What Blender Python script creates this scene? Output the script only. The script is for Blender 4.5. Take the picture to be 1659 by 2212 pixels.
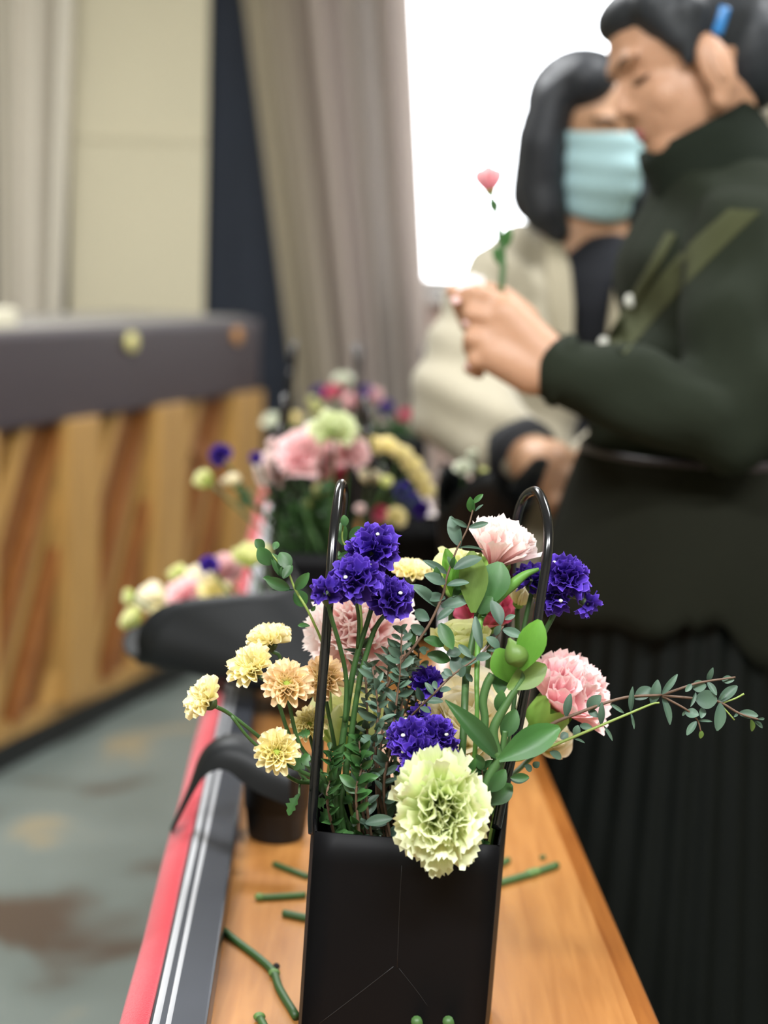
import bpy, bmesh, math, random
from mathutils import Vector as V, Matrix as M, Quaternion
from mathutils.bvhtree import BVHTree
random.seed(7)
for o in list(bpy.data.objects): bpy.data.objects.remove(o)
scn = bpy.context.scene
col = scn.collection
R_ = math.radians
# ------------------------------------------------------------------ camera
F_PX = 3578.0; CX, CY = 829.5, 1106.0
EYE = V((0, 0, 1.29)); PITCH = R_(8.6); ROLL = R_(2.0)
FW = V((0, math.cos(PITCH), -math.sin(PITCH)))
U0 = V((0, math.sin(PITCH), math.cos(PITCH))); R0 = V((1, 0, 0))
RT = R0*math.cos(ROLL) + U0*math.sin(ROLL)
UP = -R0*math.sin(ROLL) + U0*math.cos(ROLL)
cam_d = bpy.data.cameras.new('camera'); cam = bpy.data.objects.new('camera', cam_d); col.objects.link(cam)
cm = M.Identity(4)
for i in range(3):
    cm[i][0] = RT[i]; cm[i][1] = UP[i]; cm[i][2] = -FW[i]; cm[i][3] = EYE[i]
cam.matrix_world = cm
cam_d.sensor_fit = 'VERTICAL'; cam_d.sensor_height = 36.0; cam_d.lens = F_PX/2212*36.0
cam_d.clip_start = 0.05; cam_d.clip_end = 100
cam_d.dof.use_dof = True; cam_d.dof.focus_distance = 1.115; cam_d.dof.aperture_fstop = cam_d.lens/16.0
scn.camera = cam
# ------------------------------------------------------------------ world, lights, exposure
w = bpy.data.worlds.new('world'); scn.world = w; w.use_nodes = True
bg = w.node_tree.nodes['Background']; bg.inputs[0].default_value = (0.93, 0.96, 1.0, 1); bg.inputs[1].default_value = 9.0
scn.view_settings.view_transform = 'Standard'; scn.view_settings.look = 'None'
scn.view_settings.exposure = 0.0; scn.view_settings.gamma = 1.0; scn.view_settings.use_curve_mapping = False
# ------------------------------------------------------------------ helpers
def P(px, py, Z=2.08): return EYE + Z*((px-CX)/F_PX*RT - (py-CY)/F_PX*UP + FW)
def ray(px, py): return ((px-CX)/F_PX*RT - (py-CY)/F_PX*UP + FW)
def onz(px, py, z):
    r = ray(px, py); return EYE + r*((z-EYE.z)/r.z)
def ony(px, py, y):
    r = ray(px, py); return EYE + r*(y/r.y)
def D(dx, dy, dz): return (dx*RT - dy*UP - dz*FW).normalized()      # right, down, towards the viewer
WM = {}
def link(name, mesh, parent=None, W=None):
    o = bpy.data.objects.new(name, mesh); col.objects.link(o)
    W = W or M.Identity(4); WM[o.name] = W
    if parent is not None:
        o.parent = parent; o.matrix_basis = WM[parent.name].inverted() @ W
    else: o.matrix_basis = W
    return o
def tag(o, label, cat, group=None, kind=None):
    if label: o['label'] = label
    if cat: o['category'] = cat
    if group: o['group'] = group
    if kind: o['kind'] = kind
    return o
def root(name, label, cat, loc, group=None):
    o = link(name, None, None, M.Translation(loc)); o.empty_display_size = .02
    return tag(o, label, cat, group)
def struct(o): o['kind'] = 'structure'; return o
def mesh(name, vs, fs, mat, smooth=True, uv=None):
    me = bpy.data.meshes.new(name); me.from_pydata([tuple(v) for v in vs], [], fs)
    if uv:
        l = me.uv_layers.new(name='UVMap')
        for lp in me.loops: l.data[lp.index].uv = uv[lp.vertex_index]
    if smooth: me.polygons.foreach_set('use_smooth', [True]*len(me.polygons))
    if mat: me.materials.append(mat)
    me.update(); return me
def grid(name, nu, nv, fn, mat, closed_v=False):
    vs, uv, fs = [], [], []
    for i in range(nu+1):
        for j in range(nv+1):
            vs.append(fn(i/nu, j/nv)); uv.append((j/nv, i/nu))
    n = nv+1
    for i in range(nu):
        for j in range(nv): fs.append((i*n+j, i*n+j+1, (i+1)*n+j+1, (i+1)*n+j))
    return mesh(name, vs, fs, mat, True, uv)
def smooth_path(pts, k=6):
    pts = [V(p) for p in pts]
    if len(pts) < 3: return [pts[0].lerp(pts[-1], i/k) for i in range(k+1)]
    q = [pts[0]*2-pts[1]] + pts + [pts[-1]*2-pts[-2]]; out = []
    for i in range(1, len(q)-2):
        a, b, c, d = q[i-1], q[i], q[i+1], q[i+2]
        for s in range(k):
            t = s/k
            out.append(.5*((2*b)+(c-a)*t+(2*a-5*b+4*c-d)*t*t+(3*b-a-3*c+d)*t**3))
    out.append(pts[-1]); return out
def lerp_list(vals, t):
    if not isinstance(vals, (list, tuple)): return vals
    x = t*(len(vals)-1); i = min(int(x), len(vals)-2); return vals[i]+(vals[i+1]-vals[i])*(x-i)
def tube_vf(pts, rad, n=8, k=6, flat=1.0, side=None):
    p = smooth_path(pts, k); vs, fs = [], []; N = len(p)
    ref = side or V((.31, .2, .93)).normalized(); prev = None
    for i, c in enumerate(p):
        t = (p[min(i+1, N-1)]-p[max(i-1, 0)]).normalized()
        a = prev if prev is not None else ref
        a = (a-t*a.dot(t))
        if a.length < 1e-4: a = t.orthogonal()
        a.normalize(); prev = a; b = t.cross(a); r = lerp_list(rad, i/(N-1))
        for j in range(n):
            an = 2*math.pi*j/n; vs.append(c+a*math.cos(an)*r*flat+b*math.sin(an)*r)
    for i in range(N-1):
        for j in range(n): fs.append((i*n+j, i*n+(j+1) % n, (i+1)*n+(j+1) % n, (i+1)*n+j))
    fs.append(tuple(range(n-1, -1, -1))); fs.append(tuple((N-1)*n+j for j in range(n)))
    return vs, fs
# where stems, leaves and petals already are, so that later ones can be bent clear of them
CELL = .008; SPACE = {}; HEADS = []; STEMS = []
def cell(p): return (int(math.floor(p.x/CELL)), int(math.floor(p.y/CELL)), int(math.floor(p.z/CELL)))
def occupy(p, rad, owner): SPACE.setdefault(cell(p), []).append((p, rad, owner))
def crowding(p, rad, owner):
    c = cell(p); s = 0.0
    for i in (-1, 0, 1):
        for j in (-1, 0, 1):
            for k in (-1, 0, 1):
                for (q, r, o) in SPACE.get((c[0]+i, c[1]+j, c[2]+k), ()):
                    if o != owner: s = max(s, rad+r-(p-q).length)
    return s
def occupy_path(pts, rad, owner, step=.003):
    for a, b in zip(pts, pts[1:]):
        m = max(1, int((b-a).length/step))
        for i in range(m): occupy(a.lerp(b, i/m), rad, owner)
def seg_dist(p1, q1, p2, q2):
    d1, d2, r = q1-p1, q2-p2, p1-p2; a, e, f = d1.dot(d1), d2.dot(d2), d2.dot(r); c, b = d1.dot(r), d1.dot(d2); den = a*e-b*b
    s = min(1, max(0, (b*f-c*e)/den)) if den > 1e-14 else 0; t = (b*s+f)/e if e > 1e-14 else 0
    if t < 0: t = 0; s = min(1, max(0, -c/a)) if a > 1e-14 else 0
    elif t > 1: t = 1; s = min(1, max(0, (b-c)/a)) if a > 1e-14 else 0
    return ((p1+d1*s)-(p2+d2*t)).length
def tube(name, pts, rad, mat, parent=None, n=8, k=6, flat=1.0, side=None):
    if name in ('stem', 'handle') and parent is not None:
        rm = max(rad) if isinstance(rad, (list, tuple)) else rad; occupy_path(smooth_path(pts, k), rm, parent.name)
        if name == 'handle': STEMS.extend((V(a), V(b), rm) for a, b in zip(pts, pts[1:]))
    vs, fs = tube_vf(pts, rad, n, k, flat, side); return link(name, mesh(name, vs, fs, mat), parent)
def box_vf(x0, x1, y0, y1, z0, z1, f=None):
    vs = [V((x, y, z)) for z in (z0, z1) for y in (y0, y1) for x in (x0, x1)]
    if f: vs = [f(v) for v in vs]
    return vs, [(0, 2, 3, 1), (4, 5, 7, 6), (0, 1, 5, 4), (2, 6, 7, 3), (0, 4, 6, 2), (1, 3, 7, 5)]
def bevelled(me, w, seg=2):
    bm = bmesh.new(); bm.from_mesh(me)
    bmesh.ops.recalc_face_normals(bm, faces=bm.faces)
    bmesh.ops.bevel(bm, geom=list(bm.edges), offset=w, segments=seg, affect='EDGES', profile=.6)
    bm.to_mesh(me); bm.free(); return me
def box(name, x0, x1, y0, y1, z0, z1, mat, parent=None, f=None, bev=0.0, seg=2):
    vs, fs = box_vf(x0, x1, y0, y1, z0, z1, f); me = mesh(name, vs, fs, mat, False)
    if bev: bevelled(me, bev, seg)
    else:
        bm = bmesh.new(); bm.from_mesh(me); bmesh.ops.recalc_face_normals(bm, faces=bm.faces); bm.to_mesh(me); bm.free()
    return link(name, me, parent)
def loft(name, rings, mat, parent=None, cap=True, kind=None):
    n = len(rings[0]); vs = [p for r in rings for p in r]; fs = []; uv = []
    for i, r in enumerate(rings):
        for j in range(n): uv.append((j/n, i/(len(rings)-1)))
    for i in range(len(rings)-1):
        for j in range(n): fs.append((i*n+j, i*n+(j+1) % n, (i+1)*n+(j+1) % n, (i+1)*n+j))
    if cap: fs.append(tuple(range(n-1, -1, -1))); fs.append(tuple((len(rings)-1)*n+j for j in range(n)))
    return link(name, mesh(name, vs, fs, mat, True, uv), parent)
def capsule(p0, r0, p1, r1, n=14, k=5):
    p0, p1 = V(p0), V(p1); ax = p1-p0; L = ax.length; t = ax/L if L > 1e-6 else V((0, 0, 1))
    a = t.orthogonal().normalized(); b = t.cross(a); prof = []
    for i in range(1, k+1): an = math.pi/2*i/k; prof.append((-math.cos(an)*r0, math.sin(an)*r0))
    for i in range(0, k): an = math.pi/2*i/k; prof.append((L+math.sin(an)*r1, math.cos(an)*r1))
    vs, fs = [p0-t*r0], []
    for (h, r) in prof:
        for j in range(n): an = 2*math.pi*j/n; vs.append(p0+t*h+(a*math.cos(an)+b*math.sin(an))*r)
    vs.append(p1+t*r1); m = len(prof)
    for j in range(n): fs.append((0, 1+(j+1) % n, 1+j))
    for i in range(m-1):
        for j in range(n):
            q = 1+i*n; fs.append((q+j, q+(j+1) % n, q+n+(j+1) % n, q+n+j))
    e = len(vs)-1
    for j in range(n): q = 1+(m-1)*n; fs.append((q+j, q+(j+1) % n, e))
    return vs, fs
def ell(c, ax, n=20, m=12):           # ax: three world half-axis vectors
    vs, fs = [], []; c = V(c); x, y, z = ax
    vs.append(c-z)
    for i in range(1, m):
        th = math.pi*i/m
        for j in range(n):
            an = 2*math.pi*j/n; vs.append(c-z*math.cos(th)+(x*math.cos(an)+y*math.sin(an))*math.sin(th))
    vs.append(c+z); e = len(vs)-1
    for j in range(n): fs.append((0, 1+(j+1) % n, 1+j))
    for i in range(m-2):
        for j in range(n): q = 1+i*n; fs.append((q+j, q+(j+1) % n, q+n+(j+1) % n, q+n+j))
    for j in range(n): q = 1+(m-2)*n; fs.append((q+j, q+(j+1) % n, e))
    return vs, fs
def merge(parts):
    vs, fs = [], []
    for v, f in parts:
        k = len(vs); vs += v; fs += [tuple(i+k for i in q) for q in f]
    return vs, fs
def blob_mesh(name, prims, mat, vox=.006, it=4, fac=.5, disp=None):
    vs, fs = merge(prims); me = mesh('tmp', vs, fs, None)
    o = bpy.data.objects.new('tmp', me); col.objects.link(o)
    r = o.modifiers.new('r', 'REMESH'); r.mode = 'VOXEL'; r.voxel_size = vox
    if it: s = o.modifiers.new('s', 'SMOOTH'); s.iterations = it; s.factor = fac
    dg = bpy.context.evaluated_depsgraph_get(); res = bpy.data.meshes.new_from_object(o.evaluated_get(dg))
    bpy.data.objects.remove(o); bpy.data.meshes.remove(me)
    res.name = name; res.materials.clear(); res.materials.append(mat)
    if disp:
        cn_ = [(v.co.copy(), v.normal.copy()) for v in res.vertices]
        for v, (c, n) in zip(res.vertices, cn_): v.co = disp(c, n)
    res.polygons.foreach_set('use_smooth', [True]*len(res.polygons)); res.update()
    return res
def blob(name, prims, mat, parent=None, **k): return link(name, blob_mesh(name, prims, mat, **k), parent)
def bvh(*objs):
    vs, fs = [], []
    for o in objs:
        k = len(vs); W = WM[o.name]; vs += [W @ v.co for v in o.data.vertices]; fs += [tuple(i+k for i in p.vertices) for p in o.data.polygons]
    return BVHTree.FromPolygons(vs, fs)
def hit(tree, px, py, off=.003, fall=2.0):
    r = ray(px, py); d = r.normalized(); h = tree.ray_cast(EYE, d)
    if h[0] is None: return P(px, py, fall)
    return h[0]-d*off
# ------------------------------------------------------------------ materials
MT = {}
def nodes(name):
    m = bpy.data.materials.new(name); m.use_nodes = True; MT[name] = m
    nt = m.node_tree; return m, nt, nt.nodes['Principled BSDF'], nt.nodes['Material Output']
def c4(c): return (c[0], c[1], c[2], 1)
def hexc(h):
    h = h.lstrip('#'); v = [int(h[i:i+2], 16)/255 for i in (0, 2, 4)]
    return [x/12.92 if x <= .04045 else ((x+.055)/1.055)**2.4 for x in v]
def plain(name, c, rough=.5, metal=0.0, var=0.0, scale=40, bump=0.0, spec=.5, sheen=0.0, coat=0.0, stretch=None):
    m, nt, b, out = nodes(name); c = hexc(c) if isinstance(c, str) else c
    b.inputs['Base Color'].default_value = c4(c); b.inputs['Roughness'].default_value = rough; b.inputs['Metallic'].default_value = metal
    b.inputs['Specular IOR Level'].default_value = spec
    if sheen: b.inputs['Sheen Weight'].default_value = sheen; b.inputs['Sheen Roughness'].default_value = .4
    if coat: b.inputs['Coat Weight'].default_value = coat; b.inputs['Coat Roughness'].default_value = .1
    if var or bump:
        tc = nt.nodes.new('ShaderNodeTexCoord'); mp = nt.nodes.new('ShaderNodeMapping'); nz = nt.nodes.new('ShaderNodeTexNoise')
        nz.inputs['Scale'].default_value = scale; nz.inputs['Detail'].default_value = 4
        if stretch: mp.inputs['Scale'].default_value = stretch
        nt.links.new(tc.outputs['Object'], mp.inputs[0]); nt.links.new(mp.outputs[0], nz.inputs[0])
        if var:
            mx = nt.nodes.new('ShaderNodeMix'); mx.data_type = 'RGBA'
            mx.inputs[6].default_value = c4([x*(1-var) for x in c]); mx.inputs[7].default_value = c4([min(1, x*(1+var)) for x in c])
            nt.links.new(nz.outputs[0], mx.inputs[0]); nt.links.new(mx.outputs[2], b.inputs['Base Color'])
        if bump:
            bp = nt.nodes.new('ShaderNodeBump'); bp.inputs['Strength'].default_value = bump; bp.inputs['Distance'].default_value = .002
            nt.links.new(nz.outputs[0], bp.inputs['Height']); nt.links.new(bp.outputs[0], b.inputs['Normal'])
    return m
def ramp_mat(name, stops, axis=1, rough=.55, trans=.25, rnd=.12, vein=0.0, spec=.3, mixc=None):
    """colour along the petal / leaf (UV), translucent, each piece a little different"""
    m, nt, b, out = nodes(name); N = nt.nodes.new; L = nt.links.new
    tc = N('ShaderNodeTexCoord'); sx = N('ShaderNodeSeparateXYZ'); L(tc.outputs['UV'], sx.inputs[0])
    cr = N('ShaderNodeValToRGB'); L(sx.outputs[axis], cr.inputs[0])
    e = cr.color_ramp.elements
    while len(e) < len(stops): e.new(.5)
    for i, (p, c) in enumerate(stops): e[i].position = p; e[i].color = c4(hexc(c))
    oi = N('ShaderNodeObjectInfo'); hs = N('ShaderNodeHueSaturation'); mr = N('ShaderNodeMapRange')
    mr.inputs[3].default_value = 1-rnd; mr.inputs[4].default_value = 1+rnd
    L(oi.outputs['Random'], mr.inputs[0]); L(mr.outputs[0], hs.inputs['Value']); L(cr.outputs[0], hs.inputs['Color'])
    src = hs.outputs[0]
    if vein:
        nz = N('ShaderNodeTexNoise'); nz.inputs['Scale'].default_value = 9; mp = N('ShaderNodeMapping'); mp.inputs['Scale'].default_value = (6, .7, 1)
        L(tc.outputs['UV'], mp.inputs[0]); L(mp.outputs[0], nz.inputs[0])
        h2 = N('ShaderNodeHueSaturation'); m2 = N('ShaderNodeMapRange'); m2.inputs[1].default_value = .3; m2.inputs[2].default_value = .7
        m2.inputs[3].default_value = 1-vein; m2.inputs[4].default_value = 1+vein
        L(nz.outputs[0], m2.inputs[0]); L(m2.outputs[0], h2.inputs['Value']); L(src, h2.inputs['Color']); src = h2.outputs[0]
    L(src, b.inputs['Base Color']); b.inputs['Roughness'].default_value = rough; b.inputs['Specular IOR Level'].default_value = spec
    if trans:
        tr = N('ShaderNodeBsdfTranslucent'); ms = N('ShaderNodeMixShader'); ms.inputs[0].default_value = trans
        L(src, tr.inputs[0]); L(b.outputs[0], ms.inputs[1]); L(tr.outputs[0], ms.inputs[2]); L(ms.outputs[0], out.inputs[0])
    return m
# ------------------------------------------------------------------ surfaces
def wood(name, c1, c2, rough=.25, scale=(30, 2.2, 30), coat=.3, nscale=3.0):
    m, nt, b, out = nodes(name); N = nt.nodes.new; L = nt.links.new
    tc = N('ShaderNodeTexCoord'); mp = N('ShaderNodeMapping'); mp.inputs['Scale'].default_value = scale
    nz = N('ShaderNodeTexNoise'); nz.inputs['Scale'].default_value = nscale; nz.inputs['Detail'].default_value = 6; nz.inputs['Distortion'].default_value = .6
    cr = N('ShaderNodeValToRGB'); cr.color_ramp.elements[0].position = .3; cr.color_ramp.elements[1].position = .7
    cr.color_ramp.elements[0].color = c4(hexc(c1)); cr.color_ramp.elements[1].color = c4(hexc(c2))
    L(tc.outputs['Object'], mp.inputs[0]); L(mp.outputs[0], nz.inputs[0]); L(nz.outputs[0], cr.inputs[0]); L(cr.outputs[0], b.inputs['Base Color'])
    b.inputs['Roughness'].default_value = rough; b.inputs['Coat Weight'].default_value = coat; b.inputs['Coat Roughness'].default_value = .28
    return m
def floor_mat():
    m, nt, b, out = nodes('floor_paint'); N = nt.nodes.new; L = nt.links.new
    tc = N('ShaderNodeTexCoord'); nz = N('ShaderNodeTexNoise'); nz.inputs['Scale'].default_value = 2.3; nz.inputs['Detail'].default_value = 3; nz.inputs['Distortion'].default_value = .5
    cr = N('ShaderNodeValToRGB'); e = cr.color_ramp.elements
    e[0].position = .36; e[0].color = c4(hexc('#4d4237')); e[1].position = .44; e[1].color = c4(hexc('#666f6a'))
    x = e.new(.62); x.color = c4(hexc('#707974')); x = e.new(.69); x.color = c4(hexc('#8d846c'))
    L(tc.outputs['Object'], nz.inputs[0]); L(nz.outputs[0], cr.inputs[0]); L(cr.outputs[0], b.inputs['Base Color'])
    b.inputs['Roughness'].default_value = .42
    return m
M_wood = wood('desk_wood', '#98622f', '#b07a42', .3, coat=.6)
M_woodedge = wood('desk_edge_wood', '#7d4719', '#905824', .3)
M_floor = floor_mat()
M_wall = plain('plaster', '#c9c1a8', .85, var=.03, scale=6)
M_blind = plain('blind_fabric', '#cfc7ad', .9, var=.03, scale=3)
M_ceil = plain('ceiling_white', '#e8e6e0', .9)
M_navy = plain('navy_cloth', '#1d2430', .8, var=.15, scale=6)
M_white = plain('white_paint', '#e6e4e2', .5)
M_rail = plain('grey_rail', '#41444b', .34, metal=.75, var=.12, scale=25)
M_alu = plain('bright_aluminium', '#e4e5e8', .45, metal=1.0)
M_red = plain('red_felt', '#b42131', .9, var=.12, scale=900, bump=.5, sheen=.3)
M_black = plain('black_card', (.0028, .0028, .0034), .5, var=.1, scale=30, spec=.1)
M_bplastic = plain('black_plastic', (.005, .005, .006), .17)
M_bpaper = plain('black_paper', (.006, .007, .008), .5, var=.1, scale=10, bump=.05, spec=.25)
M_crease = plain('worn_crease', (.007, .007, .008), .6)
M_metal = plain('dark_metal', '#33353a', .4, metal=.9)
M_foam = plain('wet_foam', '#10180f', .95, var=.3, scale=200)
# ------------------------------------------------------------------ room
YW = 6.1
def wx(px, y=YW, py=400): return ony(px, py, y).x
floor = struct(link('floor', mesh('floor', [(-4, -2.5, 0), (4, -2.5, 0), (4, YW+.2, 0), (-4, YW+.2, 0)], [(0, 1, 2, 3)], M_floor, False)))
ceiling = struct(box('ceiling', -4, 4, -2.5, YW+.2, 3.1, 3.2, M_ceil))
struct(box('wall_left', -4.1, -4, -2.5, YW+.2, 0, 3.2, M_wall))
struct(box('wall_front', -4, 4, -2.6, -2.5, 0, 3.2, M_wall))
struct(box('wall_right', 4, 4.1, -2.5, YW+.2, 0, 3.2, M_wall))
WX0, WX1 = wx(840), wx(1600); SILL = ony(930, 632, YW).z; WTOP = 3.04
struct(box('wall_back', -4, WX0, YW, YW+.2, 0, 3.1, M_wall))
struct(box('wall_back', WX1, 4, YW, YW+.2, 0, 3.1, M_wall))
struct(box('wall_back', WX0, WX1, YW, YW+.2, 0, SILL, plain('pink_plaster', '#d9bdb4', .85, var=.05, scale=5)))
struct(box('wall_back', WX0, WX1, YW, YW+.2, WTOP, 3.1, M_wall))
win = struct(link('window_1', None, None, M.Translation(((WX0+WX1)/2, YW+.1, SILL))))
box('frame', WX0, WX0+.05, YW+.08, YW+.14, SILL, WTOP, M_white, win); box('frame', WX1-.05, WX1, YW+.08, YW+.14, SILL, WTOP, M_white, win)
box('frame', WX0, WX1, YW+.08, YW+.14, SILL, SILL+.05, M_white, win); box('frame', WX0, WX1, YW+.08, YW+.14, WTOP-.05, WTOP, M_white, win)
box('sill', WX0-.02, WX1+.02, YW-.08, YW+.1, SILL-.03, SILL, M_white, win)
gm, gnt, gb, gout = nodes('window_glass')
tr = gnt.nodes.new('ShaderNodeBsdfTransparent'); gl = gnt.nodes.new('ShaderNodeBsdfGlossy'); gl.inputs['Roughness'].default_value = .02
ms = gnt.nodes.new('ShaderNodeMixShader'); ms.inputs[0].default_value = .05
gnt.links.new(tr.outputs[0], ms.inputs[1]); gnt.links.new(gl.outputs[0], ms.inputs[2]); gnt.links.new(ms.outputs[0], gout.inputs[0])
box('pane', WX0+.05, WX1-.05, YW+.1, YW+.106, SILL+.05, WTOP-.05, gm, win)
# small latch that shows dark at the foot of the window
lx = wx(945, YW-.02, 626); lz = ony(945, 626, YW).z
box('latch', lx-.03, lx+.03, YW+.02, YW+.08, lz-.012, lz+.012, plain('latch_grey', '#6d6560', .5), win, bev=.004)
# beige roller blind between two dark cloth strips
def wall_panel(name, px0, px1, y, mat, z0=.0, z1=3.1, t=.03):
    return box(name, wx(px0, y), wx(px1, y), y, y+t, z0, z1, mat)
bl = root('roller_blind', 'flat beige roller blind hanging between two dark navy strips', 'blind', (wx(300), YW-.1, 1.0))
zs = ony(300, 293, YW-.1).z
box('blind_sheet', wx(150, YW-.1), wx(445, YW-.1), YW-.1, YW-.09, zs, 3.1, M_blind, bl)
box('blind_sheet', wx(150, YW-.1), wx(445, YW-.1), YW-.1, YW-.09, .3, zs, M_blind, bl)
box('hem_bar', wx(155, YW-.1), wx(440, YW-.1), YW-.108, YW-.1, zs-.02, zs+.016, M_blind, bl, bev=.003)
def pleat_sheet(name, edges_top, edges_bot, y, z_top, z_bot, folds, amp, mat, nu=14, nv=110, ph=0.0, skew=1.0):
    def fn(u, v):
        x0 = edges_top[0]+(edges_bot[0]-edges_top[0])*u**skew; x1 = edges_top[1]+(edges_bot[1]-edges_top[1])*u**skew
        x = x0+(x1-x0)*v; a = 2*math.pi*folds*v+ph
        yy = y+amp*math.sin(a)+amp*.35*math.sin(2.3*a+1)+amp*.3*math.sin(a*.5+u*2)
        return (x+amp*.3*math.cos(a*1.3+u), yy, z_top+(z_bot-z_top)*u)
    return grid(name, nu, nv, fn, mat)
def navy(px0, px1, label):
    o = link('dark_drape', pleat_sheet('dark_drape', (wx(px0, YW-.06, 0), wx(px1, YW-.06, 0)), (wx(px0-8, YW-.06, 700), wx(px1-8, YW-.06, 700)), YW-.045, 3.1, .02, 2, .006, M_navy, 6, 30))
    return tag(o, label, 'curtain')
navy(118, 172, 'narrow dark navy drape strip left of the beige blind')
navy(440, 700, 'wide dark navy drape between beige blind and mauve curtain')
navy(-60, 10, 'dark navy drape strip beside the pale curtain behind the counter')
def curtain_mat(name, stops, trans):
    m = ramp_mat(name, stops, axis=0, rough=.9, trans=trans, rnd=.0, spec=.1); return m
Mc1 = plain('pale_curtain', '#d8d1c3', .9, var=.03, scale=8)
Mc2 = curtain_mat('mauve_curtain', [(0, '#b4aa93'), (.25, '#b4a998'), (.5, '#b3a69f'), (.75, '#b0a8a0'), (1, '#b4a7a0')], .12)    # one fabric, its hue drifting from beige to mauve; the folds give the shade
def z_at(py, y): return ony(600, py, y).z
def ext(px_t, px_b, y, zt, zb):   # straight edge through two picture heights, carried to zt and zb
    a, b = ony(px_t, 0, y), ony(px_b, 800, y)
    f = lambda z: a.x+(b.x-a.x)*(z-a.z)/(b.z-a.z)
    return f(zt), f(zb)
y = YW-.22
e0, e1 = ext(515, 628, y, 3.05, .15), ext(885, 922, y, 3.05, .15)
o = link('curtain', pleat_sheet('curtain', (e0[0], e1[0]), (e0[1], e1[1]), y, 3.05, .12, 6, .055, Mc2, 16, 140))
tag(o, 'long beige and mauve curtain gathered beside the bright window', 'curtain')
e0, e1 = ext(-30, -15, y, 3.05, .15), ext(152, 122, y, 3.05, .15)
o = link('curtain', pleat_sheet('curtain', (e0[0], e1[0]), (e0[1], e1[1]), y, 3.05, .12, 3, .05, Mc1, 16, 80))
tag(o, 'pale cream curtain hanging behind the wooden slatted counter', 'curtain')
e0, e1 = wx(1585, y), wx(1800, y)
o = link('curtain', pleat_sheet('curtain', (e0, e1), (e0, e1), y, 3.05, .12, 5, .05, Mc1, 8, 90))
tag(o, 'pale cream curtain behind the head of the woman in green', 'curtain')
rodm = plain('rod_metal', '#55504c', .4, metal=.8)
o = tube('curtain_rod', [(-2.2, YW-.22, 3.05), (3.0, YW-.22, 3.05)], .014, rodm); tag(o, 'dark metal curtain rod above the window', 'rod')
# ceiling lamps
def lamp(x, y, power, label):
    r = root('ceiling_lamp', label, 'lamp', (x, y, 3.1), 'ceiling lamps')
    box('housing', x-.62, x+.62, y-.14, y+.14, 3.05, 3.1, M_white, r, bev=.006)
    em, nt, b, out = nodes('lamp_diffuser'); b.inputs['Base Color'].default_value = (1, 1, 1, 1)
    b.inputs['Emission Color'].default_value = (1, .985, .95, 1); b.inputs['Emission Strength'].default_value = 4
    box('diffuser_offscreen', x-.6, x+.6, y-.12, y+.12, 3.035, 3.05, em, r)
    ld = bpy.data.lights.new('ceiling_lamp_offscreen', 'AREA'); ld.shape = 'RECTANGLE'; ld.size = 1.2; ld.size_y = .3; ld.energy = power; ld.color = (.97, .985, 1)
    lo = bpy.data.objects.new('ceiling_lamp_offscreen', ld); col.objects.link(lo); lo.parent = r; lo.location = (0, 0, -.07); WM[lo.name] = M.Translation((x, y, 3.03))
lamp(-1.0, -.3, 110, 'ceiling lamp panel on the counter side of the near desk end')
lamp(.75, -.3, 120, 'ceiling lamp panel on the window side of the near desk end')
lamp(-.9, 3.4, 85, 'ceiling lamp panel over the wooden counter')
lamp(1.3, 2.4, 60, 'ceiling lamp panel above the two women')
# ------------------------------------------------------------------ desk
ZT = .75
vp = V(((695-CX), (560-CY), 0)); dt = (vp.x*RT - vp.y*UP + F_PX*FW); dt.z = 0; dt.normalize()
ct = V((dt.y, -dt.x, 0))                                     # across the desk, to the right
RH = .775
sR = onz(1430, 2212, ZT).dot(ct); sI = onz(447, 2212, RH).dot(ct); sO = onz(322, 2212, RH).dot(ct)
T0, T1 = .55, 4.0
def tf(v): return ct*v[0]+dt*v[1]+V((0, 0, v[2]))
def at(s, t, z): return ct*s+dt*t+V((0, 0, z))
desk = root('desk', 'long orange wooden desk with dark metal rail along its side', 'desk', at((sO+sR)/2, (T0+T1)/2, 0))
EW = .018
box('tabletop', sO, sR-EW, T0, T1, ZT-.03, ZT, M_wood, desk, tf)
# worn edge strip: slopes very slightly down to the outside
vs = [tf((s, t, z)) for t in (T0, T1) for (s, z) in ((sR-EW, ZT-.03), (sR, ZT-.03), (sR, ZT-.004), (sR-.002, ZT-.0018), (sR-EW, ZT))]
link('edge_strip', mesh('edge_strip', vs, [(0, 1, 6, 5), (1, 2, 7, 6), (2, 3, 8, 7), (3, 4, 9, 8), (4, 0, 5, 9), (4, 3, 2, 1, 0), (5, 6, 7, 8, 9)], M_woodedge, False), desk)
box('rail', sO, sI, T0, T1, ZT, RH, M_rail, desk, tf, bev=.002)
wd = sI-sO
for a, b in ((.05, .2), (.28, .40)):
    s0, s1 = sO+wd*a, sO+wd*b; n = 8; w_ = (s1-s0)/n; zz = [RH-.0006, RH-.0006]      # a steep outer flank, then a face that falls gently toward the desk
    for i in range(n-1): zz.append(zz[-1]-w_*math.tan(R_(10+2.6*i)))
    top = RH-.0004-zz[-1]; prof = [(s0, RH-.0006), (s0+w_*.5, zz[1]+top)]+[(s0+w_*(i+1.0), zz[i+1]+top) for i in range(1, n)]
    vs = [tf((s, t, z)) for t in (T0, T1) for (s, z) in prof]; k = n+1
    link('ridge', mesh('ridge', vs, [(i, i+1, k+i+1, k+i) for i in range(n)]+[tuple(range(k)), tuple(range(2*k-1, k-1, -1))], M_alu), desk)
box('apron', sO+.03, sR-.04, T0+.04, T1-.04, ZT-.12, ZT-.03, M_woodedge, desk, tf)
for s in (sO+.05, sR-.06):
    for t in (T0+.08, T1-.08): box('leg', s-.022, s+.022, t-.022, t+.022, 0, ZT-.12, M_metal, desk, tf, bev=.003)
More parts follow.
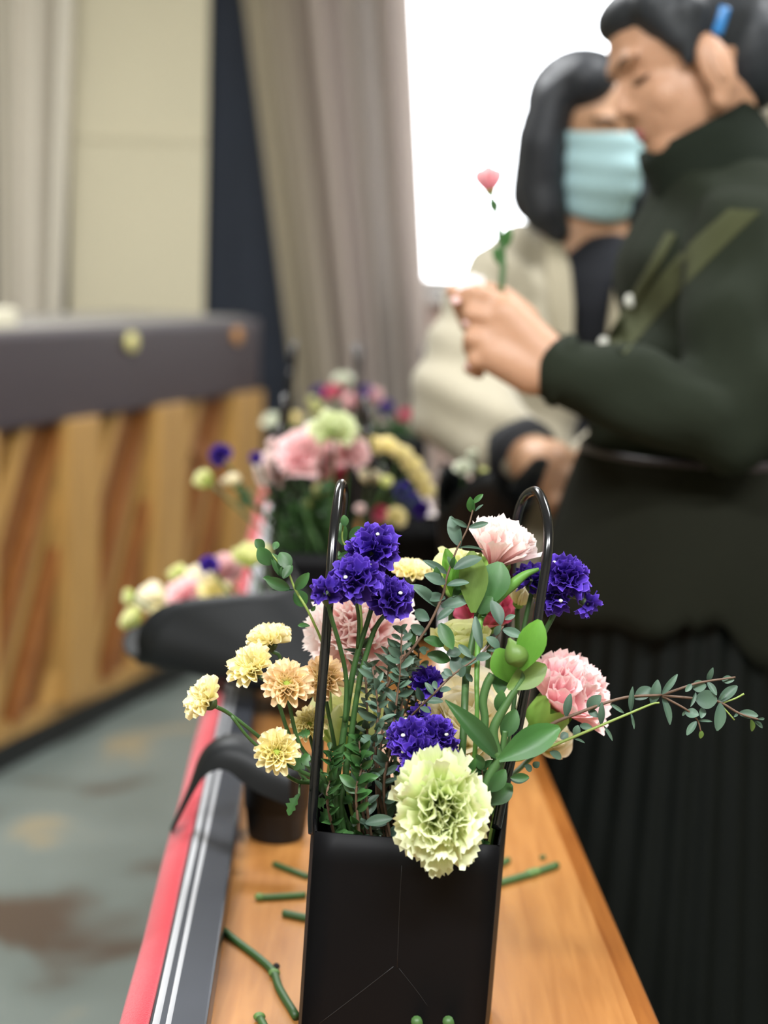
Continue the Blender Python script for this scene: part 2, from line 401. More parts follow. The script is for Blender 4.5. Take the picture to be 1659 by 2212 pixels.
sRed = onz(256, 2212, RH-.012).dot(ct)
n = 6; prof = [(sO-.0005, ZT-.04), (sO-.0005, RH-.003), (sO-.004, RH-.002), (sO+(sRed-sO)*.5, RH-.006), (sRed+.003, RH-.011), (sRed, RH-.016), (sRed, ZT-.04)]
vs, k = [], len(prof); nt_ = 40
for i in range(nt_+1):
    t = T0+(T1-T0)*i/nt_
    for (s, z) in prof: vs.append(tf((s+.0006*math.sin(i*1.7+z*50), t, z+.0005*math.sin(i*2.3))))
fs = [(i*k+j, i*k+(j+1) % k, (i+1)*k+(j+1) % k, (i+1)*k+j) for i in range(nt_) for j in range(k)]+[tuple(range(k)), tuple(range((nt_+1)*k-1, nt_*k-1, -1))]
o = link('red_felt_strip', mesh('red_felt_strip', vs, fs, M_red)); tag(o, 'bright red felt strip running along the outer side of the desk rail', 'cloth')
# ------------------------------------------------------------------ slatted counter
A = onz(0, 1665, 0); B = onz(480, 1420, 0); ce = (B-A).normalized(); cn = V((ce.y, -ce.x, 0))    # cn faces the viewer
def cs(px, py=1200):       # distance along the counter front of a picture column
    r = ray(px, py); lam = (A-EYE).dot(cn)/r.dot(cn); return (EYE+r*lam-A).dot(ce)
def cz(px, py):
    r = ray(px, py); lam = (A-EYE).dot(cn)/r.dot(cn); return (EYE+r*lam).z
def cf(v): return A+ce*v[0]+cn*v[1]+V((0, 0, v[2]))
S0, S1 = cs(0)-.75, cs(522)
counter = root('counter', 'wooden counter with diagonal slats and dark upper panel', 'counter', A+ce*(S0+S1)/2)
Mo1 = wood('honey_wood', '#a67f47', '#c39857', .4, (14, 14, 1.2), .1)
Mo2 = wood('orange_wood', '#7d4a23', '#9a6433', .42, (14, 14, 1.2), .1)
Mo3 = wood('red_brown_wood', '#6b3a1a', '#7f4822', .5, (14, 14, 1.2), .05)
M_panel = plain('dark_panel', '#3a3137', .5, var=.12, scale=3)
ztop = cz(10, 715); zmid = cz(10, 925)
box('carcass', S0, S1, -.42, -.04, .07, ztop-.01, Mo3, counter, cf)
box('plinth', S0, S1, -.4, .01, 0, .075, plain('plinth_black', '#121517', .5), counter, cf, bev=.003)
box('base_board', S0, S1, -.04, .02, .075, .125, Mo1, counter, cf, bev=.004)
box('dark_panel', S0, S1+.012, -.04, .045, zmid, ztop, M_panel, counter, cf, bev=.012)
box('counter_top', S0, S1, -.43, .0, ztop-.01, ztop+.006, plain('grey_top', '#8d8984', .5), counter, cf, bev=.003)
posts = [(-105, -50), (105, 172), (300, 362), (468, 524)]
for a, b in posts: box('post', cs(a, 1300), cs(b, 1300), -.04, .06, .12, zmid+.005, Mo1, counter, cf, bev=.003)
pb = [S0]+[cs(x, 1300) for p in posts for x in p]
bays = [(pb[0], pb[1]), (pb[2], pb[3]), (pb[4], pb[5]), (pb[6], pb[7])]
import itertools
for bi, (a, b) in enumerate(bays):
    if b-a < .05: continue
    slope = 1.9; wdt = .052; z = -.55+.04*bi; k = 0
    while z < zmid:
        # strip rising to the right inside the bay, clipped to base and panel
        poly = [(a, z), (b, z+slope*(b-a)), (b, z+slope*(b-a)+wdt*1.45), (a, z+wdt*1.45)]
        def clip(pl, zc, up):
            out = []
            for i in range(len(pl)):
                p, q = pl[i], pl[(i+1) % len(pl)]; ip = (p[1] >= zc) == up or p[1] == zc; iq = (q[1] >= zc) == up or q[1] == zc
                if ip: out.append(p)
                if ip != iq: t = (zc-p[1])/(q[1]-p[1]); out.append((p[0]+(q[0]-p[0])*t, zc))
            return out
        poly = clip(clip(poly, .12, True), zmid+.004, False) if True else poly
        if len(poly) >= 3:
            m = len(poly); d0, d1 = -.04, (.012 if k % 2 else .03)
            vs = [cf((s, d0, zz)) for s, zz in poly]+[cf((s, d1, zz)) for s, zz in poly]
            fs = [tuple(range(m-1, -1, -1)), tuple(range(m, 2*m))]+[(i, (i+1) % m, m+(i+1) % m, m+i) for i in range(m)]
            link('slat', mesh('slat', vs, fs, Mo2 if k % 3 else Mo1, False), counter)
        z += .165; k += 1
# the one slat that leans the other way, beside the last post
sa, sb = cs(366, 950), cs(440, 950); za, zb = cz(366, 880), cz(440, 1000)
vs = [cf((s, d, zz)) for d in (-.03, .022) for (s, zz) in ((sa, za-.05), (sb, zb-.05), (sb, zb+.03), (sa, za+.03))]
link('slat', mesh('slat', vs, [(0, 1, 2, 3), (7, 6, 5, 4), (0, 4, 5, 1), (1, 5, 6, 2), (2, 6, 7, 3), (3, 7, 4, 0)], Mo2, False), counter)
for (px, py, c) in ((249, 738, '#d8d08a'), (481, 724, '#c08a52')):
    p = cf((cs(px, py), .045, cz(px, py))); q = p+cn*.014
    vs, fs = tube_vf([p-cn*.003, p+cn*.004, p+cn*.012, q], [.024, .027, .026, .012], 16, 2)
    link('knob', mesh('knob', vs, fs, plain('knob_'+c[1:], c, .4, metal=.2)), counter)
pc = cf((cs(20, 700), -.16, 0)); zz = ztop+.006
o = box('folded_paper', cs(-60, 700), cs(62, 700), -.2, -.03, zz, zz+.045, plain('cream_paper', '#d8d3bd', .8), None, cf, bev=.008)
tag(o, 'pale cream folded paper lying on top of the slatted counter', 'paper')
# ------------------------------------------------------------------ black carrier bags
def bag(name_label, FL, FRp, depth, zt, zb, group, lean=V((0, 0, 0)), handle=True, hh=.24, hp=None, gus=.005):
    """FL, FRp: front rim corners seen from the viewer; depth goes away from the viewer"""
    FL, FRp = V(FL), V(FRp); ex = (FRp-FL); W = ex.length; ex.normalize(); en = V((-ex.y, ex.x, 0))
    r = root('flower_bag', name_label, 'bag', (FL+FRp)/2+en*depth/2+lean-V((0, 0, zt-zb)), group)
    def q(x, y, z): return FL+ex*x*W+en*y*depth+lean*((zt-z)/(zt-zb))+V((0, 0, z-zt))
    t = .0016
    def panel(nm, a, b, inn, bow):
        n = 8; vs = []
        for i in range(n+1):
            z = zb+(zt-zb)*i/n
            for j in range(n+1):
                k = j/n; p = q(a[0]+(b[0]-a[0])*k, a[1]+(b[1]-a[1])*k, z); o = inn*(-bow*(1-abs(2*k-1))) if abs(bow) > .002 else inn*(-bow*math.sin(math.pi*k)*math.sin(math.pi*min(1, i/n*.9+.05)))
                vs.append(p+o); 
        m = len(vs); vs += [v+inn*t for v in vs]; fs = []; k = n+1
        for i in range(n):
            for j in range(n):
                f = (i*k+j, i*k+j+1, (i+1)*k+j+1, (i+1)*k+j); fs.append(f); fs.append(tuple(x+m for x in reversed(f)))
        for j in range(n):
            e = n*k+j; fs.append((e, e+1, e+1+m, e+m)); fs.append((j, j+m, j+1+m, j+1))
            e = j*k; fs.append((e, e+k, e+k+m, e+m)); e = j*k+n; fs.append((e, e+m, e+k+m, e+k))
        return link(nm, mesh(nm, vs, fs, M_black), r)
    panel('front_panel', (0, 0), (1, 0), en, .0015); panel('back_panel', (1, 1), (0, 1), -en, .001)
    panel('side_panel', (0, 1), (0, 0), ex, gus); panel('side_panel', (1, 0), (1, 1), -ex, .001)
    vs, fs = [q(0, 0, zb), q(1, 0, zb), q(1, 1, zb), q(0, 1, zb)], [(0, 1, 2, 3)]
    vs += [v+V((0, 0, .002)) for v in vs]; fs = [(3, 2, 1, 0), (4, 5, 6, 7), (0, 1, 5, 4), (1, 2, 6, 5), (2, 3, 7, 6), (3, 0, 4, 7)]
    link('bottom_panel', mesh('bottom_panel', vs, fs, M_black, False), r)
    if handle:
        hs = hp or [[q(.02, .12, zt-.03), q(.02, .12, zt+.08), q(.05, .2, zt+hh*.8), q(.08, .5, zt+hh), q(.06, .8, zt+hh*.8), q(.02, .9, zt+.08), q(.02, .9, zt-.03)],
              [q(.98, .12, zt-.03), q(.98, .12, zt+.08), q(.95, .2, zt+hh*.8), q(.9, .5, zt+hh), q(.92, .8, zt+hh*.8), q(.98, .9, zt+.08), q(.98, .9, zt-.03)]]
        for h in hs: tube('handle', h, .0034, M_bplastic, r, 10, 8)
        for y in (.12, .9):
            p = q(0, y, zt-.02); vs, fs = ell(p-ex*.0008, (en*.003, V((0, 0, .003)), ex*.0015), 10, 6); link('rivet', mesh('rivet', vs, fs, M_metal), r)
    return r, q
Z0 = P(680, 1797, 1.084).z
FL = onz(680, 1797, Z0); FRr = onz(1079, 1828, Z0)
BD = .125
ex = (FRr-FL).normalized(); en = V((-ex.y, ex.x, 0))
lean = V((-.006, 0, 0))
hpL = [P(676, 1800, 1.112), P(676, 1740, 1.11), P(690, 1550, 1.105), P(708, 1330, 1.11), P(720, 1160, 1.125), P(730, 1075, 1.15), P(738, 1045, 1.175), P(742, 1080, 1.2), P(728, 1180, 1.222), P(702, 1400, 1.226), P(692, 1550, 1.213), P(687, 1720, 1.195)]
hpR = [P(1072, 1790, 1.1), P(1090, 1700, 1.1), P(1117, 1580, 1.105), P(1146, 1430, 1.11), P(1170, 1280, 1.115), P(1184, 1180, 1.12), P(1180, 1110, 1.135), P(1160, 1062, 1.16), P(1130, 1080, 1.18), P(1112, 1150, 1.19), P(1100, 1300, 1.224), P(1080, 1500, 1.222), P(1060, 1700, 1.197)]
front_bag, FQ = bag('large black card flower bag filled with flowers, its front panel creased', FL, FRr, BD, Z0, ZT, 'black flower bags', lean, True, hp=[hpL, hpR], gus=.012)
tagged = []
# worn fold lines on the front panel
def crease(pts, r=.0004):
    tr_ = bvh([c for c in front_bag.children if c.name.startswith('front_panel')][0])
    tube('crease_line', [hit(tr_, x, y, .0001, 1.08) for x, y in pts], r, M_crease, front_bag, 5, 4)
crease([(868, 1870), (863, 1960), (858, 2090)], .0002); crease([(850, 2088), (770, 2150), (690, 2211)], .00025); crease([(862, 2092), (900, 2140), (925, 2175)], .00015)
foam = box('floral_foam', .04, .96, .04, .96, ZT+.003, Z0-.05, M_foam, None, lambda v: FQ(v[0], v[1], v[2]))
tag(foam, 'dark wet floral foam block inside the large front bag', 'foam')
# ------------------------------------------------------------------ petals and leaves (unit meshes, length 1 along +Y, normal +Z)
G_ = ramp_mat
M_mum = G_('mum_petal', [(0, '#e8dc82'), (.4, '#f6edb2'), (.85, '#faf1c4'), (1, '#f8eabf')], rnd=.06, trans=.3)
M_mump = G_('mum_petal_peach', [(0, '#ebdf8e'), (.4, '#f5e6b8'), (.85, '#f6deb9'), (1, '#f2d3ae')], rnd=.06, trans=.3)
M_disc = plain('mum_disc', '#7d8c2a', .7, var=.25, scale=900, bump=.6)
M_pink = G_('pink_petal', [(0, '#f7adb3'), (.4, '#fbd0cf'), (.8, '#fee6e2'), (1, '#fff4f0')], rnd=.05, trans=.42, vein=.04)
M_pink2 = G_('deep_pink_petal', [(0, '#ee8fa2'), (.45, '#f7b7c0'), (.85, '#fbd0d4'), (1, '#fde6e4')], rnd=.06, trans=.3, vein=.04)
M_rose = G_('rose_pink_petal', [(0, '#f0dfc0'), (.5, '#e58aa0'), (1, '#d8587c')], rnd=.06, trans=.25)
M_green = G_('green_carnation_petal', [(0, '#a3c24a'), (.4, '#cfdf8e'), (.8, '#dfe8b0'), (1, '#e9edca')], rnd=.05, trans=.3, vein=.04)
M_cream = G_('cream_petal', [(0, '#f0ebac'), (.5, '#fcf4d4'), (1, '#fff9e6')], rnd=.04, trans=.45, vein=.03)
M_lime = G_('lime_petal', [(0, '#c0d668'), (.5, '#e3ea9e'), (1, '#f2f1c0')], rnd=.05, trans=.45, vein=.03)
M_viol = G_('violet_floret', [(0, '#2a1762'), (.5, '#39208a'), (.9, '#492c9e'), (1, '#6c4fc2')], rnd=.25, trans=.2, rough=.7)
M_wht = plain('tiny_corolla', '#e6e9d8', .6)
M_leafe = G_('eucalyptus_leaf', [(0, '#3c5247'), (.5, '#48604f'), (1, '#526a5a')], rnd=.22, trans=.12, rough=.5, vein=.06, spec=.4)
M_leafd = G_('dark_leaf', [(0, '#2a4a27'), (.5, '#2f5229'), (1, '#38602f')], rnd=.2, trans=.15, rough=.45, vein=.08, spec=.4)
M_leafb = G_('bright_leaf', [(0, '#56862f'), (.5, '#55882c'), (1, '#659a38')], rnd=.06, trans=.45, rough=.45, vein=.06, spec=.4)
M_leafm = G_('mid_leaf', [(0, '#3a6232'), (.5, '#305a28'), (1, '#3c6a31')], rnd=.06, trans=.2, rough=.42, vein=.07, spec=.4)
M_leafo = G_('olive_leaf', [(0, '#63803c'), (.5, '#5c7536'), (1, '#69803c')], rnd=.08, trans=.3, rough=.45, vein=.07, spec=.4)
M_sprig = G_('grey_sprig_leaf', [(0, '#3c4a3a'), (.5, '#4a5a47'), (1, '#55654f')], rnd=.3, trans=.1, rough=.55)
M_stem = plain('green_stem', '#38582a', .5, var=.2, scale=120)
M_stemd = plain('dark_green_stem', '#2d4d22', .5, var=.2, scale=150)
M_steml = plain('yellow_green_stem', '#76893f', .5, var=.15, scale=120)
M_stemb = plain('brown_stem', '#5a4434', .6, var=.25, scale=150)
M_calyx = ramp_mat('calyx_green', [(0, '#5d8a3c'), (.6, '#6f9a42'), (1, '#8fb455')], rnd=.05, trans=.15, rough=.45)
M_calyxd = plain('dark_calyx', '#3a4a26', .6, var=.3, scale=400)
def mum_petal(nm, mat, cup):
    def fn(u, v):
        s = v*2-1; w = .205*(math.sin(math.pi*min(1, .1+u*.80))**.55) if u < .97 else .1
        return (s*w, u, cup*s*s*w*2.6+.22*u*u*(1 if cup > .3 else .6)-.05*u)
    return grid(nm, 6, 4, fn, mat)
MUMP = [mum_petal('petal', M_mum, .5), mum_petal('petal', M_mum, .8)]
MUMPP = [mum_petal('petal', M_mump, .5), mum_petal('petal', M_mump, .8)]
def carn_petal(nm, mat, seed, ruf=1.0, nu=8, nv=22):
    rd = random.Random(seed); p1, p2, p3 = [rd.random()*6.3 for _ in range(3)]; k1 = rd.uniform(2.2, 3.4)
    tooth = [rd.uniform(-.05, .03) for _ in range(nv+1)]
    def fn(u, v):
        s = v*2-1; w = .07+.66*u**1.05; j = int(round(v*nv))
        edge = 1-.2*s*s+(tooth[j]+(.035 if j % 2 else -.035))*(u**6)
        y = u*edge; z = ruf*(.17*u*u*math.sin(k1*s*1.4+p1)+.06*u**3*math.sin(6.5*s+p2)+.018*u**4*math.sin(15*s+p3))+.12*u*u
        return (s*w*(1-.12*u*abs(math.sin(k1*s+p1))), y, z)
    return grid(nm, nu, nv, fn, mat)
def carn_set(mat, ruf=1.0, s0=0, **k): return [carn_petal('petal', mat, s0+i, ruf, **k) for i in range(5)]
CP = {'pink': carn_set(M_pink, .9, 10), 'deep': carn_set(M_pink2, 1.0, 20), 'green': carn_set(M_green, 1.15, 30)}
def rose_petal(nm, mat, seed, cup=.35):
    rd = random.Random(seed); p = rd.random()*6
    def fn(u, v):
        s = v*2-1; w = .15+.5*math.sin(math.pi*min(.93, u*.62+.1))
        return (s*w, u*(1-.1*s*s)+.02*math.sin(5*s+p)*u**3, cup*s*s*w*1.1+.3*u*u*(1-u*.75)+.03*u*u*math.sin(6*s+p))
    return grid(nm, 7, 8, fn, mat)
RP = {k: [rose_petal('petal', m, i+s) for i in range(4)] for k, m, s in (('cream', M_cream, 1), ('lime', M_lime, 9), ('rose', M_rose, 15))}
def floret_mesh(seed):
    rd = random.Random(seed); ph = [rd.random()*6.3 for _ in range(3)]
    def fn(u, v):
        a = 2*math.pi*v; r = .08+.5*u**.8+u*u*(.1*math.sin(5*a+ph[0])+.05*math.sin(11*a+ph[1]))
        return (r*math.cos(a), r*math.sin(a), .75*u+u*u*.13*math.sin(6*a+ph[2]))
    return grid('floret', 4, 22, fn, M_viol)
FLO = [floret_mesh(i) for i in range(4)]
def leaf_mesh(nm, mat, kind='oval'):
    def fn(u, v):
        s = v*2-1
        if kind == 'oval': w = .5*math.sin(math.pi*(.03+.95*u))**.7
        elif kind == 'lance': w = .5*math.sin(math.pi*(.04+.94*u**.85))**1.0
        else: w = .5*math.sin(math.pi*(.03+.94*u**1.25))**.75                       # broad towards the tip
        if kind == 'lobed': w *= 1+.35*math.sin(u*22)
        return (s*w, u, .09*abs(s)*w*2+.16*u*(1-u)-.05*u*u)
    return grid(nm, 8, 4, fn, mat)
LF = {}
for nm, m in (('e', M_leafe), ('d', M_leafd), ('b', M_leafb), ('m', M_leafm), ('o', M_leafo), ('s', M_sprig)):
    for k in ('oval', 'lance', 'broad', 'lobed'): LF[nm+k] = leaf_mesh('leaf', m, k)
def frame(pos, n, spin=0.0, sc=1.0):
    n = V(n).normalized(); x = n.orthogonal().normalized(); y = n.cross(x); m = M.Identity(4)
    for i in range(3): m[i][0] = x[i]; m[i][1] = y[i]; m[i][2] = n[i]; m[i][3] = pos[i]
    return m @ M.Rotation(spin, 4, 'Z') @ M.Scale(sc, 4)
def petal_M(az, el, L, off=0.0, h=0.0, tw=0.0, wide=1.0):
    return M.Rotation(az, 4, 'Z') @ M.Translation((0, off, h)) @ M.Rotation(el, 4, 'X') @ M.Rotation(tw, 4, 'Y') @ M.Diagonal((L*wide, L, L, 1))
def mum_list(r, rd):
    out = []
    for k, (n, L, el, off) in enumerate(((14, .9, 3, .12), (13, .86, 18, .12), (12, .74, 34, .13), (9, .58, 48, .15), (7, .4, 60, .17))):
        for i in range(n):
            out.append((rd.randrange(2), petal_M(2*math.pi*(i+.5*(k % 2)+rd.uniform(-.18, .18))/n, R_(el+rd.uniform(-7, 7)), r*L*rd.uniform(.92, 1.06), off*r, .05*r*k*.5, R_(rd.uniform(-12, 12)), 1.0+.25*k*.5)))
    return out
def carn_list(r, rd, rings): 
    out = []
    for k, (n, L, el, off) in enumerate(rings):
        for i in range(n):
            out.append((rd.randrange(5), petal_M(2*math.pi*(i+.5*(k % 2)+rd.uniform(-.25, .25))/n, R_(el+rd.uniform(-11, 11)), r*L*rd.uniform(.9, 1.08), off*r, .03*r*k, R_(rd.uniform(-18, 18)))))
    return out
OPEN = ((7, 1.0, 4, .02), (6, .95, 20, .03), (6, .82, 40, .05), (6, .7, 58, .12), (6, .6, 70, .2), (6, .52, 80, .12), (4, .48, 86, .04))
SIDE = ((7, 1.0, 52, .05), (7, 1.02, 62, .04), (6, 1.0, 72, .03), (6, .95, 80, .02), (4, .9, 86, .01))
HALF = ((8, 1.0, 28, .03), (8, 1.0, 42, .03), (8, .95, 56, .03), (7, .88, 68, .03), (6, .8, 80, .02))
ROSE = ((5, 1.0, 38, .1), (5, .98, 52, .12), (5, .92, 64, .14), (4, .84, 74, .12), (4, .7, 82, .08))
BUDR = ((4, 1.0, 72, .12), (4, .98, 80, .1), (3, .9, 86, .06))
def calyx_mesh(r, kind):
    if kind == 'mum':
        return mesh('flower_head', *tube_vf([(0, 0, -.42*r), (0, 0, -.3*r), (0, 0, -.1*r), (0, 0, .05*r)], [.08*r, .24*r, .34*r, .2*r], 12, 3), M_calyxd)
    h = {'side': .95, 'carn': .6, 'rose': .25}[kind]; rr = {'side': .34, 'carn': .2, 'rose': .2}[kind]
    vs, fs, uv = [], [], []; n, m = 20, 8
    for i in range(m+1):
        u = i/m
        for j in range(n):
            a = 2*math.pi*j/n; t = abs(math.sin(2.5*a))
            rad = r*(.05+rr*math.sin(math.pi*.5*min(1, u*1.4))); z = -h*r+h*r*u*(1.0+.22*t*u)
            vs.append((rad*math.cos(a)*(1+.07*math.cos(5*a)*u), rad*math.sin(a)*(1+.07*math.cos(5*a)*u), z)); uv.append((j/n, u))
    for i in range(m):
        for j in range(n): fs.append((i*n+j, i*n+(j+1) % n, (i+1)*n+(j+1) % n, (i+1)*n+j))
    fs.append(tuple(range(n-1, -1, -1)))
    return mesh('flower_head', vs, fs, M_calyx, True, uv)
def head(parent, pos, nrm, r, items, pet, kind, spin=0.0, name='flower_head', sx=1.0):
    W = frame(pos, nrm, spin)
    if sx != 1.0:
        n_ = V(nrm).normalized(); x_ = (RT-n_*RT.dot(n_)).normalized(); y_ = n_.cross(x_)
        for i in range(3): W[i][0] = x_[i]*sx; W[i][1] = y_[i]; W[i][2] = n_[i]
    h = link(name, calyx_mesh(r, kind), parent, W)
    for vi, m in items:
        link('petal', pet[vi % len(pet)], h, W @ m)
        for v in list(pet[vi % len(pet)].vertices)[::9]: occupy(W @ m @ v.co, .0015, parent.name)
    return h, W
def mum_head(parent, pos, nrm, r, seed, peach=False):
    rd = random.Random(seed); h, W = head(parent, pos, nrm, r, mum_list(r, rd), MUMPP if peach else MUMP, 'mum', rd.random()*6)
    vs, fs = ell((0, 0, .1*r), (V((.24*r, 0, 0)), V((0, .24*r, 0)), V((0, 0, .16*r))), 14, 8); link('disc', mesh('disc', vs, fs, M_disc), h, W)
    return h
def baked(name, items, pet, mat):       # a far flower head whose petals are too small to pick apart
    vs, fs, uv = [], [], []
    for vi, m in items:
        me = pet[vi % len(pet)]; k = len(vs); vs += [m @ v.co for v in me.vertices]; fs += [tuple(i+k for i in p.vertices) for p in me.polygons]
        uu = [None]*len(me.vertices)
        for lp in me.loops: uu[lp.vertex_index] = tuple(me.uv_layers[0].data[lp.index].uv)
        uv += uu
    return mesh(name, vs, fs, mat, True, uv)
def leaf(parent, base, tip, width, key, tilt=0.0, roll=0.0, bend=None, name='leaf'):
    """leaf from base to tip (world); the blade faces the viewer turned by roll about its length"""
    base, tip = V(base), V(tip); y = (tip-base); L = y.length; y.normalize(); n = (-FW+UP*.35).normalized()
    n = (n-y*n.dot(y)); n = n.normalized() if n.length > 1e-3 else y.orthogonal().normalized()
    n = Quaternion(y, roll) @ n; x = y.cross(n); m = M.Identity(4)
    for i in range(3): m[i][0] = x[i]*width; m[i][1] = y[i]*L; m[i][2] = n[i]*L; m[i][3] = base[i]
    if parent is not None:
        for t in (.25, .5, .75): occupy(base.lerp(tip, t), min(width*.3, .004), parent.name)
    return link(name, LF[key], parent, m)
# ------------------------------------------------------------------ front bouquet
k1 = lambda x, y: (380+x/3.456, 1060+y/3.456)
k2 = lambda x, y: (820+x/3.456, 1040+y/3.456)
k3 = lambda x, y: (1040+x/2.68, 1380+y/2.68)
k4 = lambda x, y: (560+x/2.765, 1460+y/2.765)
def FB(x, y): return FQ(x, y, Z0-.06)
def stem(parent, pxs, rad, mat=None, end=None, n=8, name='stem'):
    pts = [P(*p) for p in pxs]
    if end is not None: pts.append(end)
    return tube(name, pts, rad, mat or M_stem, parent, n)
def lv(parent, kf, items, Z, key, rnd, kscale, jz=.012, rolls=.5):
    for it in items:
        (bx, by), (tx, ty), w = it[0], it[1], it[2]; kk = it[3] if len(it) > 3 else key
        zz = Z+rnd.uniform(-jz, jz)*.5; a, b = kf(bx, by), kf(tx, ty)
        leaf(parent, P(a[0], a[1], zz), P(b[0], b[1], zz+rnd.uniform(-jz, jz)*.5), w/kscale/F_PX*Z*1.06, kk, roll=rnd.uniform(-rolls, rolls))
# --- chrysanthemum sprays
sp = root('chrysanthemum_spray', 'yellow chrysanthemum spray with three blooms reaching out left of the bag', 'flower', FB(.08, .35), 'yellow chrysanthemums in the front bag')
for (x, y, Z, r, n, s, pts) in (
    (448, 1515, 1.10, .0172, D(-.72, -.52, .42), 1, [(478, 1535), (497, 1543), (560, 1592), (640, 1660), (706, 1712)]),
    (546, 1446, 1.125, .0178, D(-.42, -.62, .62), 2, [(578, 1478), (590, 1490), (628, 1600), (655, 1680), (709, 1716)]),
    (583, 1388, 1.15, .0165, D(-.1, -.93, .3), 3, [(590, 1408), (606, 1425), (604, 1520), (645, 1630), (713, 1712)])):
    p = P(x, y, Z); mum_head(sp, p, n, r, s)
    tube('stem', [p-n*r*.4]+[P(a, b, Z+({1: 1.144, 2: 1.151, 3: 1.17}[s]-Z)*(i+1)/(len(pts)-1)) for i, (a, b) in enumerate(pts[1:])]+[FB(*{1: (.14, .55), 2: (.17, .64), 3: (.2, .78)}[s])], [.0014, .0013, .0016, .0018], M_stem, sp)
stem(sp, [(500, 1547, 1.107), (540, 1597, 1.116), (590, 1638, 1.127), (648, 1666, 1.137)], .0011, M_stem)
rd = random.Random(5)
tube('leaf_stalk', [P(655, 1680, 1.1445), P(647, 1696, 1.125), P(646, 1718, 1.1)], .0009, M_stem, sp, 6)
lv(sp, k4, [((205, 560), (300, 470), 75, 'dlobed'), ((230, 350), (305, 335), 48, 'dlobed'), ((240, 705), (172, 832), 62, 'dlobed'), ((255, 540), (215, 480), 40, 'dlobed')], 1.1, 'dlobed', rd, 2.765)
sp = root('chrysanthemum_spray', 'peach yellow chrysanthemum spray with open blooms showing green centres', 'flower', FB(.15, .3), 'yellow chrysanthemums in the front bag')
for (x, y, Z, r, n, s, pts, pe) in (
    (620, 1482, 1.105, .0178, D(.02, -.5, .86), 4, [(622, 1500), (626, 1525), (648, 1610), (708, 1700)], True),
    (700, 1468, 1.125, .017, D(-.12, -.28, .95), 5, [(700, 1490), (706, 1520), (724, 1620), (732, 1720)], True),
    (598, 1627, 1.09, .0160, D(.08, -.42, .9), 6, [(604, 1650), (618, 1672), (642, 1688), (706, 1718)], False),
    (668, 1568, 1.14, .0135, D(.1, -.5, .8), 7, [(668, 1580), (672, 1600), (694, 1680), (724, 1732)], False)):
    p = P(x, y, Z); mum_head(sp, p, n, r, s, pe)
    tube('stem', [p-n*r*.4]+[P(a, b, Z+({4: 1.126, 5: 1.145, 6: 1.134, 7: 1.162}[s]-Z)*(i+1)/(len(pts)-1)) for i, (a, b) in enumerate(pts[1:])]+[FB(*{4: (.2, .34), 5: (.27, .5), 6: (.12, .42), 7: (.3, .68)}[s])], [.0014, .0013, .0016, .0018], M_stem, sp)
lv(sp, k4, [((330, 780), (395, 740), 60, 'dlobed'), ((360, 870), (440, 800), 70, 'dlobed'), ((500, 760), (555, 720), 60, 'dlobed'), ((380, 450), (440, 490), 45, 'dlobed'), ((545, 700), (600, 640), 50, 'doval'), ((370, 700), (380, 620), 35, 'dlance'), ((560, 900), (600, 830), 60, 'dlobed'), ((450, 900), (520, 850), 55, 'dlobed')], 1.12, 'dlobed', rd, 2.765)
sp = root('chrysanthemum_spray', 'single pale yellow chrysanthemum behind the violet statice heads', 'flower', FB(.5, .7), 'yellow chrysanthemums in the front bag')
mum_head(sp, P(888, 1242, 1.212), D(.1, -.9, .35), .015, 8)
stem(sp, [(884, 1258, 1.213), (882, 1300, 1.214), (878, 1390, 1.215), (864, 1550, 1.205), (855, 1680, 1.188)], [.0012, .0014, .0018], M_stem, FB(.5, .82))
# --- carnations
def carnation(label, pos, n, r, rings, pet, kind, stems, seed, end, spin=0.0, rad=.0022, smat=None, sx=1.0):
    rd_ = random.Random(seed); t = root('carnation', label, 'flower', end, 'carnations in the front bag')
    h, W = head(t, pos, n, r, carn_list(r, rd_, rings), CP[pet], kind, spin, sx=sx)
    b = W @ V((0, 0, -{'side': .93, 'carn': .58}[kind]*r)); tube('stem', [b]+[P(*p) for p in stems]+[end], rad, smat or M_stem, t)
    return t
carnation('large pale green carnation hanging over the front rim of the bag', P(950, 1752, 1.055)-D(0, 0, 1)*.004, D(.05, -.02, 1), .0375, OPEN, 'green', 'carn', [(950, 1745, 1.105)], 3, FB(.7, .3), rad=.002, sx=.8)
carnation('big pink carnation behind the black handle and statice stems', P(782, 1372, 1.192), D(-.08, -.5, .8), .041, ((10, 1.0, 8, .02), (9, .95, 26, .03), (8, .86, 46, .04), (7, .78, 62, .05), (6, .7, 74, .08), (5, .56, 82, .1)), 'pink', 'carn', [(800, 1480, 1.207), (808, 1640, 1.19)], 11, FB(.39, .83))
carnation('tall pale pink carnation opening from a broad green calyx', P(1063, 1225, 1.15), D(.32, -.9, .12), .0315, SIDE, 'pink', 'side', [(1030, 1340, 1.139), (1014, 1420, 1.131), (1006, 1470, 1.127), (1000, 1600, 1.106)], 21, FB(.75, .32), rad=.0026)
carnation('pink carnation leaning out to the right above the long eucalyptus branch', P(1196, 1530, 1.178), D(.52, -.66, .25), .037, ((7, 1.0, 34, .05), (7, 1.0, 50, .04), (6, .98, 64, .03), (6, .95, 76, .02), (4, .9, 86, .01)), 'deep', 'side', [(1130, 1612, 1.178), (1085, 1690, 1.178)], 31, FB(.88, .65))
